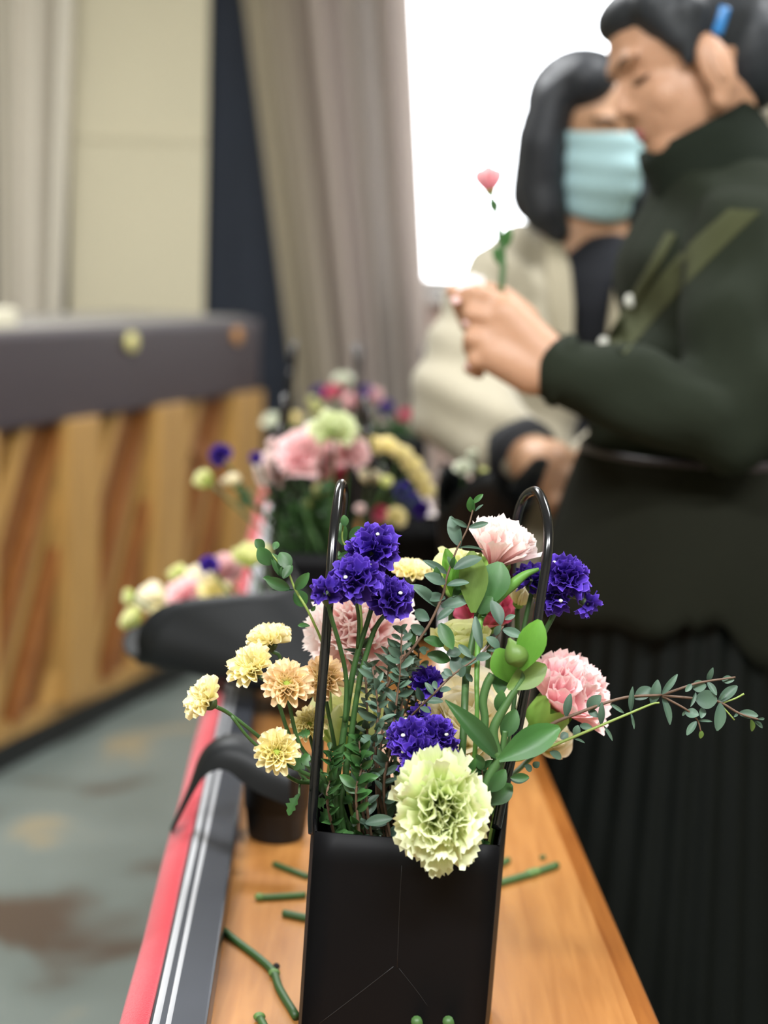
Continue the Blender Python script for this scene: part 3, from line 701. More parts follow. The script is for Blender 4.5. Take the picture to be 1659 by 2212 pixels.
# --- lisianthus / rose cups
def cup(label, pos, n, r, rings, pet, stems, seed, end, kind='rose', rad=.0019):
    rd_ = random.Random(seed); t = root('lisianthus', label, 'flower', end, 'lisianthus in the front bag')
    h, W = head(t, pos, n, r, [(i % 4, m) for i, m in carn_list(r, rd_, rings)], RP[pet], kind, rd_.random()*6)
    b = W @ V((0, 0, -.24*r)); tube('stem', [b]+[P(*p) for p in stems]+[end], rad, M_stem, t)
    return t
cup('wide cream lisianthus bloom behind the dark leaves', P(1008, 1592, 1.178), D(-.1, -.6, .8), .0425, ROSE, 'cream', [(1010, 1700, 1.182)], 3, FB(.75, .8))
cup('pale lime lisianthus bloom under the upright pink carnation', P(1003, 1420, 1.162), D(-.05, -.9, .3), .0256, ROSE, 'lime', [(986, 1440, 1.192), (968, 1490, 1.205), (952, 1570, 1.203), (946, 1670, 1.186)], 5, FB(.6, .8))
cup('lime green lisianthus bud beside the calyx of the upright carnation', P(985, 1275, 1.185), D(.1, -1, .1), .030, BUDR, 'lime', [(973, 1330, 1.198), (975, 1400, 1.209), (988, 1520, 1.216), (984, 1680, 1.191)], 6, FB(.7, .85))
cup('pink and cream lisianthus behind the eucalyptus leaves', P(1056, 1352, 1.209), D(-.1, -.85, .45), .0265, ROSE, 'rose', [(1052, 1450, 1.215), (1035, 1600, 1.206), (1025, 1680, 1.191)], 7, FB(.78, .86))
cup('small cream lisianthus behind the right black handle', P(1120, 1304, 1.175), D(.2, -.9, .3), .0157, BUDR, 'cream', [(1116, 1430, 1.185), (1104, 1560, 1.198), (1068, 1690, 1.182)], 9, FB(.84, .7))
cup('pale lime lisianthus glimpsed behind the left statice stems', P(748, 1605, 1.188), D(.0, -.95, .3), .041, BUDR, 'lime', [(750, 1690, 1.188)], 8, FB(.27, .82))
cup('cream lisianthus behind the large pointed leaf at the right of the bag', P(1170, 1612, 1.22), D(.35, -.6, .55), .0222, ROSE, 'cream', [(1128, 1655, 1.216), (1100, 1682, 1.2), (1082, 1712, 1.187)], 12, FB(.9, .76))
# --- statice
def statice(label, clusters, stems, end, dots=3, seed=1):
    rd_ = random.Random(seed); t = root('statice', label, 'flower', end, 'violet statice in the front bag')
    for (x, y, Z, r, n, cnt) in clusters:
        p = P(x, y, Z); W = frame(p, n)
        vs, fs = tube_vf([(0, 0, -1.35*r), (0, 0, -.9*r), (0, 0, -.3*r), (0, 0, .15*r)], [.12*r, .42*r, .6*r, .3*r], 10, 3)
        h = link('flower_cluster', mesh('flower_cluster', vs, fs, M_calyxd), t, W)
        for i in range(cnt):
            u = (i+.5)/cnt; th = math.acos(1-u*1.25); ph = i*2.39996+rd_.uniform(-.3, .3)
            d = V((math.sin(th)*math.cos(ph), math.sin(th)*math.sin(ph), math.cos(th)*.95))
            m = W @ frame(d*r*rd_.uniform(.25, .55), d+V((rd_.uniform(-.3,.3), rd_.uniform(-.3,.3), 0)), rd_.random()*6, .0112*rd_.uniform(.75, 1.2)*(r/.0125)**.35); link('floret', FLO[i % 4], h, m); occupy(m @ V((0, 0, .4)), .0052, t.name)
            if rd_.random() < .1:
                q = W @ (d*(r*.42+.0085)); vs, fs = ell((0, 0, 0), (V((.0015, 0, 0)), V((0, .0015, 0)), V((0, 0, .0012))), 8, 5)
                link('tiny_corolla', mesh('tiny_corolla', vs, fs, M_wht), h, M.Translation(q))
    for pts, r in stems: stem(t, pts, r, M_stemd, end if pts[-1][1] > 1600 else None)
    return t
statice('violet statice with four round heads beside the left black handle',
    [(806, 1192, 1.115, .0155, D(.05, -.75, .6), 30), (768, 1252, 1.09, .0143, D(-.1, -.7, .7), 26), (707, 1282, 1.086, .0084, D(-.1, -.9, .5), 12), (843, 1295, 1.112, .0130, D(.1, -.7, .7), 24)],
    [([(806, 1225, 1.12), (812, 1275, 1.12), (795, 1340, 1.118), (765, 1440, 1.118), (740, 1600, 1.12), (728, 1740, 1.12)], [.0016, .0017, .0023, .0026]),
     ([(708, 1300, 1.087), (716, 1335, 1.09), (735, 1400, 1.1), (748, 1470, 1.112), (745, 1560, 1.115)], .0016), ([(765, 1275, 1.094), (775, 1340, 1.11), (772, 1400, 1.117)], .0012),
     ([(842, 1318, 1.114), (818, 1345, 1.115), (800, 1385, 1.115), (775, 1480, 1.115), (752, 1640, 1.12), (738, 1760, 1.12)], [.0015, .002, .0024])], FB(.22, .3), seed=3)
statice('violet statice showing right of the right black handle',
    [(1222, 1250, 1.14, .0135, D(.15, -.8, .5), 24), (1200, 1285, 1.142, .0095, D(.1, -.5, .8), 14), (1150, 1257, 1.15, .0095, D(-.2, -.85, .4), 14), (1268, 1303, 1.14, .0052, D(.8, .2, .4), 5)],
    [([(1215, 1275, 1.142), (1195, 1330, 1.145), (1150, 1420, 1.15), (1112, 1560, 1.138), (1072, 1690, 1.143)], .0018), ([(1150, 1275, 1.152), (1137, 1330, 1.15), (1124, 1400, 1.148), (1112, 1500, 1.144), (1106, 1560, 1.142)], .0018),
     ([(1262, 1298, 1.142), (1240, 1288, 1.143), (1215, 1290, 1.144)], .0016)], FB(.77, .5), seed=4)
statice('violet statice resting just above the pale green carnation',
    [(885, 1598, 1.095, .0115, D(-.2, -.55, .8), 20), (935, 1592, 1.098, .0125, D(.25, -.6, .8), 22), (905, 1632, 1.088, .0125, D(0, -.1, 1), 22), (955, 1618, 1.095, .008, D(.4, -.2, .9), 10), (868, 1588, 1.1, .0055, D(-.7, -.5, .5), 6)],
    [([(915, 1620, 1.105), (900, 1680, 1.12), (880, 1740, 1.13)], .0018)], FB(.6, .4), seed=5)
statice('small violet statice head half hidden behind the central eucalyptus',
    [(922, 1480, 1.14, .0086, D(.1, -.8, .5), 12), (908, 1545, 1.135, .005, D(-.2, -.5, .8), 6)], [([(922, 1500, 1.141), (912, 1580, 1.141), (898, 1720, 1.145)], .0014)], FB(.57, .6), seed=6)
# --- eucalyptus
rd = random.Random(9)
E = root('eucalyptus_branch', 'long eucalyptus branch stretching out far to the right of the bag', 'branch', FB(.9, .6), 'eucalyptus in the front bag')
def ks(kf, pts, Z): return [(*kf(x, y), Z) for x, y in pts]
stem(E, ks(k3, [(1045, 325), (860, 335), (720, 370), (560, 430), (410, 492), (250, 600), (100, 740)], 1.13), [.0008, .0012, .0016], M_stemb, FB(.9, .6))
stem(E, ks(k3, [(1045, 325), (1220, 265), (1310, 245), (1400, 232), (1470, 222)], 1.13), [.0009, .0006], M_stemb)
stem(E, ks(k3, [(1045, 328), (1240, 345), (1370, 362), (1490, 430), (1590, 462), (1625, 465)], 1.13), [.0009, .0006], M_stemb)
stem(E, ks(k3, [(1050, 335), (1080, 350), (1190, 412), (1250, 470), (1270, 535)], 1.13), [.0008, .0005], M_stemb)
stem(E, ks(k3, [(1375, 370), (1430, 430), (1465, 470)], 1.13), .0005, M_steml)
stem(E, ks(k3, [(1400, 370), (1470, 345), (1520, 318)], 1.13), [.0005, .0007], M_steml)
stem(E, ks(k3, [(1030, 370), (985, 378), (860, 430), (690, 502), (430, 612), (250, 690), (120, 800)], 1.125), [.0006, .001, .0013], M_steml, FB(.9, .5))
lv(E, k3, [((490, 450), (515, 318), 48), ((615, 405), (690, 328), 70), ((618, 410), (676, 452), 42), ((692, 495), (697, 368), 38), ((745, 375), (826, 430), 22), ((865, 420), (875, 278), 32), ((888, 348), (982, 282), 72),
    ((985, 378), (1022, 238), 62), ((1045, 320), (1135, 205), 38), ((1045, 335), (1095, 497), 44), ((1215, 262), (1182, 305), 32), ((1218, 275), (1302, 272), 68), ((1310, 245), (1340, 168), 32), ((1308, 250), (1362, 325), 36), ((1392, 236), (1462, 238), 46),
    ((1238, 345), (1366, 355), 104), ((1240, 310), (1212, 392), 22), ((1282, 398), (1272, 458), 42), ((1372, 365), (1482, 270), 58), ((1380, 370), (1368, 534), 72), ((1375, 358), (1412, 318), 20), ((1490, 430), (1602, 445), 50), ((1484, 432), (1462, 452), 16),
    ((1558, 468), (1570, 537), 36, 'ooval'), ((1580, 480), (1630, 515), 28), ((1180, 425), (1258, 440), 58), ((1190, 415), (1162, 445), 18), ((1245, 478), (1188, 557), 40), ((1250, 475), (1337, 478), 16), ((1270, 530), (1270, 577), 32, 'ooval'), ((865, 430), (885, 522), 16),
    ((708, 505), (760, 590), 20), ((525, 575), (600, 602), 16), ((570, 500), (642, 515), 38), ((540, 560), (560, 500), 44), ((460, 580), (500, 545), 46), ((395, 655), (465, 690), 46), ((250, 730), (292, 765), 40), ((300, 740), (335, 715), 40), ((170, 815), (275, 805), 50), ((1600, 462), (1640, 462), 16)], 1.13, 'eoval', rd, 2.68, .01, .35)
E = root('eucalyptus_branch', 'tall central eucalyptus branch rising past the upright pink carnation', 'branch', FB(.5, .5), 'eucalyptus in the front bag')
stem(E, ks(k2, [(712, 150), (660, 340), (580, 500), (545, 590), (500, 720), (470, 850), (380, 1050), (260, 1230), (130, 1400), (0, 1700), (-20, 2200)], 1.118), [.0005, .0008, .001, .0011], M_stemb, FB(.45, .4))
lv(E, k2, [((690, 230), (676, 118), 62, 'moval'), ((700, 160), (772, 95), 40, 'moval'), ((715, 222), (772, 172), 20), ((655, 340), (538, 278), 40), ((600, 485), (528, 258), 98), ((665, 345), (812, 308), 46), ((590, 495), (777, 508), 22), ((535, 640), (510, 556), 34, 'doval'), ((540, 650), (560, 560), 40, 'doval'),
    ((500, 690), (328, 588), 58), ((555, 655), (762, 565), 92), ((490, 760), (338, 696), 84), ((505, 775), (667, 752), 60), ((492, 872), (342, 864), 74), ((430, 935), (238, 768), 100), ((460, 935), (684, 872), 92), ((370, 1035), (262, 962), 86), ((430, 1035), (562, 935), 62), ((350, 1140), (232, 1075), 76),
    ((212, 1142), (98, 1078), 50), ((450, 1060), (545, 1250), 104, 'doval'), ((330, 1180), (484, 1222), 86, 'doval'), ((355, 1290), (528, 1335), 92, 'doval'), ((548, 1305), (622, 1454), 112), ((500, 1290), (612, 1268), 78), ((590, 1220), (684, 1312), 56), ((610, 1350), (732, 1330), 82), ((640, 1440), (694, 1494), 52), ((462, 1430), (534, 1462), 62),
    ((295, 1250), (352, 1275), 60), ((280, 1535), (322, 1645), 60), ((340, 1640), (474, 1640), 56), ((450, 1560), (532, 1550), 48), ((405, 1490), (425, 1550), 42), ((235, 1100), (252, 1220), 60, 'doval'), ((180, 1290), (120, 1220), 50), ((190, 1300), (250, 1360), 56), ((120, 1410), (60, 1330), 50), ((130, 1420), (215, 1450), 56), ((60, 1560), (-20, 1500), 50), ((60, 1580), (150, 1610), 50), ((440, 760), (420, 640), 60, 'doval'), ((545, 860), (620, 760), 60, 'doval')], 1.118, 'eoval', rd, 3.456, .014, .4)
E = root('eucalyptus_branch', 'slanting eucalyptus branch crossing in front of the cream lisianthus', 'branch', FB(.55, .45), 'eucalyptus in the front bag')
stem(E, ks(k2, [(925, 1080), (850, 1190), (720, 1320), (540, 1450), (400, 1590)], 1.094)+[(*k2(230, 1760), 1.112), (*k2(120, 1900), 1.13), (*k2(60, 2100), 1.13)], [.0005, .0008, .001], M_stemb, FB(.5, .4))
lv(E, k2, [((905, 1072), (838, 886), 100), ((762, 1245), (712, 1005), 70), ((920, 1105), (1068, 1155), 70), ((895, 1245), (798, 1162), 76), ((808, 1262), (992, 1280), 42), ((935, 1030), (1012, 998), 40), ((860, 1145), (905, 1075), 50), ((720, 1318), (832, 1300), 66), ((640, 1380), (600, 1460), 50), ((540, 1450), (480, 1400), 50), ((400, 1590), (340, 1500), 46), ((300, 1690), (380, 1720), 46)], 1.094, 'eoval', rd, 3.456, .012, .4)
E = root('eucalyptus_branch', 'short eucalyptus tip with dark round leaves left of the black handle', 'branch', FB(.1, .6), 'eucalyptus in the front bag')
stem(E, ks(k1, [(700, 460), (790, 560), (835, 600), (890, 735), (1010, 945)], 1.135)+[(*k1(1120, 1250), 1.15), (*k1(1165, 1800), 1.165), (*k1(1140, 2250), 1.165)], [.0006, .0009, .0013], M_steml, FB(.1, .72))
lv(E, k1, [((712, 552), (615, 425), 112), ((795, 645), (722, 468), 92), ((850, 585), (778, 458), 104), ((800, 655), (868, 555), 70), ((848, 732), (668, 655), 88), ((888, 742), (716, 740), 18, 'eoval'), ((893, 738), (992, 615), 78), ((890, 748), (966, 862), 112), ((660, 430), (592, 365), 74), ((720, 660), (650, 650), 40), ((785, 640), (790, 560), 22), ((1000, 1010), (908, 1004), 36), ((1040, 860), (1010, 900), 30), ((730, 440), (760, 380), 50)], 1.135, 'doval', rd, 3.456, .012, .4)
E = root('eucalyptus_branch', 'small eucalyptus tip peeping up between handle and violet statice', 'branch', FB(.25, .6), 'eucalyptus in the front bag')
stem(E, ks(k1, [(1250, 240), (1245, 380), (1330, 485), (1360, 700)], 1.14)+[(*k1(1385, 1100), 1.14), (*k1(1330, 1700), 1.15), (*k1(1290, 2300), 1.155)], [.0006, .001, .0014], M_steml, FB(.3, .62))
lv(E, k1, [((1245, 405), (1238, 232), 86), ((1262, 265), (1254, 182), 60), ((1295, 350), (1412, 280), 90), ((1325, 480), (1205, 500), 62), ((1330, 480), (1300, 400), 24), ((1240, 520), (1215, 450), 30)], 1.14, 'doval', rd, 3.456, .012, .4)
# --- large lisianthus leaves on the right
L_ = root('lisianthus_spray', 'lisianthus stem with broad smooth green leaves and a closed bud', 'foliage', FB(.85, .35), 'lisianthus in the front bag')
stem(L_, ks(k2, [(1050, 1390), (1062, 1480), (960, 1640), (850, 1850), (870, 2010), (885, 2080), (800, 2260), (760, 2500)], 1.082), [.0016, .0024, .0034, .0036, .0036, .0038], M_stem, FB(.85, .35))
stem(L_, ks(k2, [(845, 1440), (800, 1520), (772, 1640), (785, 1760), (790, 1900), (860, 2060)], 1.085), [.003, .0028, .0026], M_stem)
stem(L_, ks(k2, [(905, 2060), (925, 1950), (935, 1860)], 1.085), .0022, M_stem)
lv(L_, k2, [((1060, 1410), (1195, 1036), 205, 'bbroad'), ((985, 1500), (880, 1250), 205, 'bbroad'), ((955, 1545), (1245, 1375), 185, 'obroad'), ((900, 1595), (890, 1395), 116, 'doval'), ((880, 2070), (498, 1630), 150, 'dlance'), ((888, 2080), (1345, 1835), 215, 'mbroad'), ((920, 1910), (1020, 1705), 132, 'doval'), ((890, 1720), (915, 1560), 90, 'doval')], 1.08, 'dbroad', rd, 3.456, .012, .2)
lv(L_, k4, [((1365, 770), (1512, 650), 110, 'dbroad'), ((1380, 690), (1470, 560), 90, 'doval'), ((1500, 608), (1612, 604), 52, 'doval'), ((1240, 560), (1290, 500), 60, 'doval'), ((1330, 560), (1300, 470), 60, 'doval'), ((635, 880), (792, 850), 66, 'eoval')], 1.08, 'dbroad', rd, 2.765, .012, .3)
bp = [P(*k2(x, y), 1.075) for x, y in ((1050, 1385), (1032, 1325), (998, 1245), (966, 1170))]
tube('bud', bp, [.0018, .0042, .0064, .0076, .0079, .0074, .0062, .0044, .0022, .0008], M_leafo, L_, 14, 8)
L_ = root('lisianthus_spray', 'slim green lisianthus bud on an arching stalk beside the right handle', 'foliage', FB(.8, .6), 'lisianthus in the front bag')
stem(L_, ks(k2, [(1190, 655), (1080, 700), (960, 800), (860, 900), (760, 1010)], 1.132)+[(*k2(735, 1200), 1.122), (*k2(725, 1500), 1.108), (*k2(720, 1900), 1.1)], [.0012, .0038, .0028, .0022, .0016, .0018], M_calyx, FB(.82, .22))
lv(L_, k2, [((700, 980), (690, 520), 210, 'obroad'), ((800, 940), (900, 600), 240, 'mbroad'), ((740, 985), (840, 860), 110, 'doval'), ((760, 1005), (800, 990), 30, 'moval'), ((560, 900), (500, 500), 120, 'bbroad'), ((570, 880), (660, 560), 140, 'bbroad')], 1.128, 'obroad', rd, 3.456, .006, .15)
# dense grey sprigs in the middle of the bag
def sprig(label, path, Z, end, n, seed, L=(.009, .015), key='slance', w=.34, mat=None):
    rd_ = random.Random(seed); t = root('greenery_sprig', label, 'foliage', end, 'fine greenery in the front bag')
    best = None
    for dz in (0, .006, -.006, .012, -.012, .018, -.018, .025, .032):
        for dx in (0, 8, -8):
            e = end+ex*dx*.0004+en*dz*.8; pts = [P(x+dx, y, Z+dz) for x, y in path]+[e]; c = sum(crowding(p, .0014, t.name) for p in smooth_path(pts, 10))+abs(dz)*.01
            if best is None or c < best[0]: best = (c, pts)
    pts = best[1]; tube('stem', pts, [.0006, .0012], mat or M_stemb, t, 6)
    sm = smooth_path(pts, 8)
    for i in range(n):
        f = (i+.5)/n*.93; j = int(f*(len(sm)-1)); p = sm[j]; tg = (sm[max(j-1, 0)]-sm[j+1]).normalized()
        for q in range(9):
            sd = tg.cross(Quaternion(tg, rd_.random()*6.28) @ tg.orthogonal()).normalized(); d = (tg*rd_.uniform(.3, .9)+sd).normalized(); l = rd_.uniform(*L)*(1-.04*q); wl = l*w*rd_.uniform(.8, 1.3)
            if max(crowding(p+d*l*f_, wl*.42+.0004, t.name) for f_ in (.15, .4, .65, .95)) <= 0:
                leaf(t, p, p+d*l, wl, key, roll=rd_.uniform(-1, 1)); break
    return t
for i, (lb, path, Z, e, n, key) in enumerate((
    ('fine grey green sprig under the big pink carnation', [(842, 1405), (835, 1500), (822, 1620), (815, 1730)], 1.12, FB(.42, .4), 46, 'slance'),
    ('fine grey green sprig beside the statice stems', [(790, 1400), (800, 1500), (800, 1620), (790, 1740)], 1.13, FB(.36, .5), 46, 'slance'),
    ('fine grey green sprig left of the hidden violet statice', [(880, 1430), (868, 1520), (850, 1620), (835, 1730)], 1.125, FB(.5, .45), 46, 'slance'),
    ('fine reddish stemmed sprig above the green carnation', [(905, 1440), (880, 1520), (850, 1600), (820, 1740)], 1.14, FB(.45, .6), 40, 'soval'),
    ('grey green sprig with oval leaves rising between pink carnation and eucalyptus', [(868, 1370), (862, 1470), (845, 1600), (830, 1730)], 1.105, FB(.48, .35), 44, 'eoval'),
    ('grey green sprig with oval leaves beside the reddish stems', [(812, 1440), (825, 1540), (810, 1640), (800, 1740)], 1.11, FB(.4, .35), 44, 'eoval'),
    ('olive sprig standing behind the central eucalyptus', [(905, 1400), (900, 1500), (880, 1620), (870, 1740)], 1.15, FB(.52, .65), 40, 'soval'),
    ('low dark sprig along the left front rim of the bag', [(775, 1600), (780, 1660), (770, 1730)], 1.1, FB(.3, .2), 40, 'doval'),
    ('low dark sprig between statice stems and left handle', [(712, 1620), (715, 1680), (708, 1740)], 1.12, FB(.15, .5), 34, 'dlance'),
    ('low dark sprig behind the left statice stems', [(760, 1560), (765, 1640), (755, 1730)], 1.15, FB(.25, .7), 40, 'dlance'),
    ('low dark sprig at the right inside corner of the bag', [(1040, 1660), (1050, 1720), (1045, 1770)], 1.13, FB(.88, .4), 34, 'doval'),
    ('low dark sprig behind the green carnation', [(880, 1640), (870, 1700), (860, 1760)], 1.13, FB(.55, .45), 34, 'doval'))):
    sprig(lb, path, Z, e, n, 40+i, key=key, w=.42 if key.endswith('oval') else .32)
# --- cut stem pieces on the desk
M_node = plain('stem_node', '#55763a', .5, var=.15, scale=150)
def cut(label, pts, r, nodes_=(), mat=None):
    w = [onz(x, y, ZT)+V((0, 0, r*.96)) for x, y in pts]
    t = root('cut_stem', label, 'stem', w[0]-V((0, 0, r)), 'cut stem pieces on the desk')
    tube('stem', w, r, mat or M_stem, t, 10, 5)
    sm = smooth_path(w, 10)
    for f in nodes_:
        p = sm[int(f*(len(sm)-1))]; vs, fs = ell(p+V((0, 0, .0006)), (dt*r*1.15, ct*r*1.5, V((0, 0, r*1.12))), 12, 8); link('node', mesh('node', vs, fs, M_node), t)
cut('long bent cut stem running from the rail to the bag', [(462, 2000), (500, 2032), (560, 2078), (590, 2108), (604, 2145), (640, 2205)], .0031, (.62, .04), M_stemd)
cut('straight cut stem lying left of the bag', [(556, 1946), (600, 1944), (660, 1940)], .0029, (.05,))
cut('dark cut stem slanting toward the back left of the bag', [(592, 1872), (620, 1883), (665, 1900)], .0027, (), M_stemd)
cut('short thick cut stem touching the left side of the bag', [(612, 1980), (640, 1986), (668, 1992)], .0032, (), M_stemd)
cut('knotty cut stem lying right of the bag', [(1050, 1924), (1090, 1912), (1150, 1894), (1203, 1876)], .0034, (.66, .72))
cut('short cut stem end showing just behind the right of the bag', [(1050, 1885), (1075, 1876), (1098, 1864)], .003, ())
cut('tiny green stem scrap near the worn desk edge', [(1168, 1857), (1176, 1855)], .002, ())
for x, y, lb in ((605, 2212, 'cut stem tip on the desk left of the front panel'), (900, 2225, 'cut stem tip in front of the bag centre'), (968, 2228, 'cut stem tip in front of the bag right of centre')):
    if x > 700:
        w0 = onz(x, y, ZT+.02); cutp = [w0+V((0, -.06, -.018)), w0]
        t = root('cut_stem', lb, 'stem', cutp[0]-V((0, 0, .002)), 'cut stem pieces on the desk'); tube('stem', [onz(x+20, 2420, ZT)+V((0, 0, .003)), onz(x+8, 2300, ZT)+V((0, 0, .016)), P(x, 2206, 1.06)], .0036, M_stem, t, 10)
    else: cut(lb, [(560, 2206), (590, 2260)], .003, (.0,))
p = onz(597, 2092, ZT); vs, fs = ell(p+V((0, 0, .002)), (ct*.0028, dt*.0036, V((0, 0, .0022))), 7, 5)
o = link('soil_crumb', mesh('soil_crumb', vs, fs, plain('soil', '#1b1512', .9), False)); tag(o, 'tiny dark crumb on the desk beside the long bent stem', 'crumb')
# ------------------------------------------------------------------ people
def skin_mat(name, c):
    m, nt, b, out = nodes(name); b.inputs['Base Color'].default_value = c4(hexc(c)); b.inputs['Roughness'].default_value = .5
    b.inputs['Subsurface Weight'].default_value = .15; b.inputs['Subsurface Radius'].default_value = (.012, .005, .003); b.inputs['Subsurface Scale'].default_value = 1
    return m
M_skin = skin_mat('skin', '#b58a6e'); M_skin2 = skin_mat('skin_warm', '#b78c6c')
M_lip = plain('lips', '#a8646a', .5); M_eye = plain('eye_dark', '#241d1c', .25); M_eyew = plain('eye_white', '#d8d2cc', .35)
M_nail = plain('nail', '#e9c3c0', .25)
def hair_mat(nm, c): return plain(nm, c, .55, var=.35, scale=60, stretch=(1, 1, .12), bump=.3)
M_hair1 = hair_mat('dark_hair', '#1f2329'); M_hair2 = hair_mat('black_hair', '#1b1e25')
def knit(nm, c, s=380): return plain(nm, c, .9, var=.18, scale=s, bump=.35, spec=.12)
M_sweat = knit('green_knit', '#21261d'); M_collar = knit('collar_knit', '#1c221b'); M_olive = knit('olive_knit', '#42452f')
M_pep = plain('olive_black_wool', '#191a13', .9, var=.15, scale=200, spec=.1)
M_skirt = plain('black_pleats', '#070a08', .6, var=.2, scale=30, spec=.15)
M_belt = plain('plum_belt', '#2a2026', .45)
M_coat = plain('beige_wool', '#9d9581', .9, var=.08, scale=60, sheen=.2)
M_coatin = plain('coat_lining', '#15161a', .8)
M_top = plain('black_knit_top', '#11141d', .9, var=.1, scale=200, sheen=.15)
M_mask = plain('mask_blue', '#a9cbd0', .8, var=.04, scale=30); M_loop = plain('ear_loop', '#d5e2e4', .8)
UPZ = V((0, 0, 1))
def eo(c, f, s, u, a, b, h): return ell(c, (f*a, s*b, u*h))
def head_prims(c, f, s, u, k=1.0, ear=(-.022, -.004), es=1.0):
    q = lambda a, b, h: c+(f*a+s*b+u*h)*k
    pr = [eo(q(-.012, 0, .032), f, s, u, .098*k, .076*k, .088*k), eo(q(.028, 0, -.03), f, s, u, .066*k, .06*k, .078*k),
          eo(q(.055, 0, -.08), f, s, u, .034*k, .038*k, .03*k), eo(q(.068, 0, -.094), f, s, u, .018*k, .02*k, .016*k),
          capsule(q(.084, 0, .01), .007*k, q(.101, 0, -.022), .009*k), eo(q(.091, .0105, -.026), f, s, u, .01*k, .008*k, .0075*k), eo(q(.091, -.0105, -.026), f, s, u, .01*k, .008*k, .0075*k),
          eo(q(.078, 0, .03), f, s, u, .012*k, .048*k, .014*k), eo(q(.082, 0, -.056), f, s, u, .011*k, .022*k, .011*k),
          eo(q(.05, .034, -.028), f, s, u, .03*k, .024*k, .03*k), eo(q(.05, -.034, -.028), f, s, u, .03*k, .024*k, .03*k)]
    for sg in (1, -1):      # ears: rim, lobe
        pr += [eo(q(ear[0], sg*.079, ear[1]), f, s, u, .019*k*es, .013*k, .033*k*es), eo(q(ear[0]+.008, sg*.076, ear[1]-.03*es), f, s, u, .011*k*es, .008*k, .013*k*es)]
    return pr
def features(parent, c, f, s, u, k=1.0, lips=True, brows=True, closed=False):
    q = lambda a, b, h: c+(f*a+s*b+u*h)*k
    for sg in (1, -1):
        vs, fs = eo(q(.0755, sg*.031, .004), f, s, u, .006*k, .013*k, .004*k); e = link('eye', mesh('eye', vs, fs, M_skin if closed else M_eyew), parent)
        vs, fs = eo(q(.079, sg*.031, .003), f, s, u, .0035*k, .006*k, .0036*k); _ = closed or link('iris', mesh('iris', vs, fs, M_eye), e)
        tube('eyelid', [q(.08, sg*.016, .003), q(.0825, sg*.031, .007 if not closed else -.001), q(.071, sg*.046, .002)], (.0018 if not closed else .0015)*k, M_eye, parent, 6)
        if brows: tube('eyebrow', [q(.089, sg*.013, .026), q(.0885, sg*.03, .031), q(.075, sg*.048, .027)], (.0024 if not closed else .0013)*k, M_hair1, parent, 6)
    if lips:
        for h, a in ((-.0525, .092), (-.0605, .0905)):
            tube('lip', [q(a-.014, -.023, -.059), q(a, 0, h), q(a-.014, .023, -.059)], [.0018*k, .0042*k, .0018*k], M_lip, parent, 8)
# ---- woman in dark green, in profile
f1 = V((-.989, -.148, 0)); s1 = V((.148, -.989, 0))
hc1 = P(1482, 144, 2.03); hf1 = D(-.9, .4, .2); hu1 = D(-.4, -.9, .05); hu1 = (hu1-hf1*hu1.dot(hf1)).normalized(); hs1 = hf1.cross(hu1)
if hs1.dot(-FW) < 0: hs1 = -hs1
p1 = root('person', 'woman in dark green knit and black pleated skirt working with a flower', 'person', V((P(1480, 1000, 2.08).x, P(1480, 1000, 2.08).y, 0)))
PB = lambda x, y, Z=2.08: P(x, y, Z)
def chain(pts, rads): return [capsule(pts[i], rads[i], pts[i+1], rads[i+1]) for i in range(len(pts)-1)]
wst = P(1480, 985, 2.08); foot = lambda dx, dy: V((wst.x+dx, wst.y+dy, .05))
body = head_prims(hc1, hf1, hs1, hu1, ear=(.004, -.022), es=1.2)
body += chain([hc1-hu1*.05-hf1*.02, P(1560, 380, 2.07), P(1590, 470, 2.08)], [.05, .05, .06])
body += [eo(P(1550, 640), f1, s1, UPZ, .1, .16, .16), eo(P(1495, 880), f1, s1, UPZ, .1, .14, .15), eo(P(1480, 1150), f1, s1, UPZ, .12, .16, .15)]
aL = [P(1600, 540, 1.92), P(1572, 905, 1.87), P(1400, 852, 1.85), P(1205, 797, 1.85)]
body += chain(aL, [.05, .042, .036, .027])
aR = [P(1600, 550, 2.24), P(1480, 900, 2.24), P(1300, 850, 2.15), P(1130, 740, 2.0)]
body += chain(aR, [.05, .04, .034, .026])
for sg in (1, -1):
    hip = wst+s1*.08*sg; body += chain([V((hip.x, hip.y, .82)), V((hip.x, hip.y, .45))+f1*.01, V((hip.x, hip.y, .09))-f1*.01], [.08, .055, .036]); body += chain([V((hip.x, hip.y, .035))-f1*.03, V((hip.x, hip.y, .03))+f1*.13], [.034, .026])
Zh = 1.85
def H(x, y, dz=0.0): return P(x, y, Zh+dz)
hand = chain([H(1205, 797), H(1180, 778), H(1092, 680)], [.027, .03, .024])+chain([H(1195, 805), H(1150, 800), H(1072, 765)], [.027, .029, .024])+chain([H(1170, 790, .005), H(1085, 722, .005)], [.03, .026])
fing = [([(1080, 655, 0), (1030, 632, -.008), (1000, 640, 0), (984, 655, .012)], [.0125, .0105, .0095, .0075]),
        ([(1066, 690, -.004), (1018, 676, -.01), (1008, 700, .012), (1026, 716, .03)], [.0125, .0108, .0095, .008]),
        ([(1062, 735, -.004), (1018, 730, -.008), (1014, 752, .014), (1034, 765, .03)], [.0122, .0105, .0092, .008]),
        ([(1070, 780, 0), (1026, 778, -.004), (1016, 796, .014), (1036, 808, .028)], [.0112, .0095, .0085, .0072]),
        ([(1135, 690, .02), (1085, 640, .03), (1040, 628, .03), (1004, 648, .025)], [.017, .0135, .0115, .009])]
for pts, rr in fing: hand += chain([H(*p) for p in pts], rr)
hand2 = chain([P(1130, 740, 2.0), P(1080, 690, 1.95)], [.026, .028])
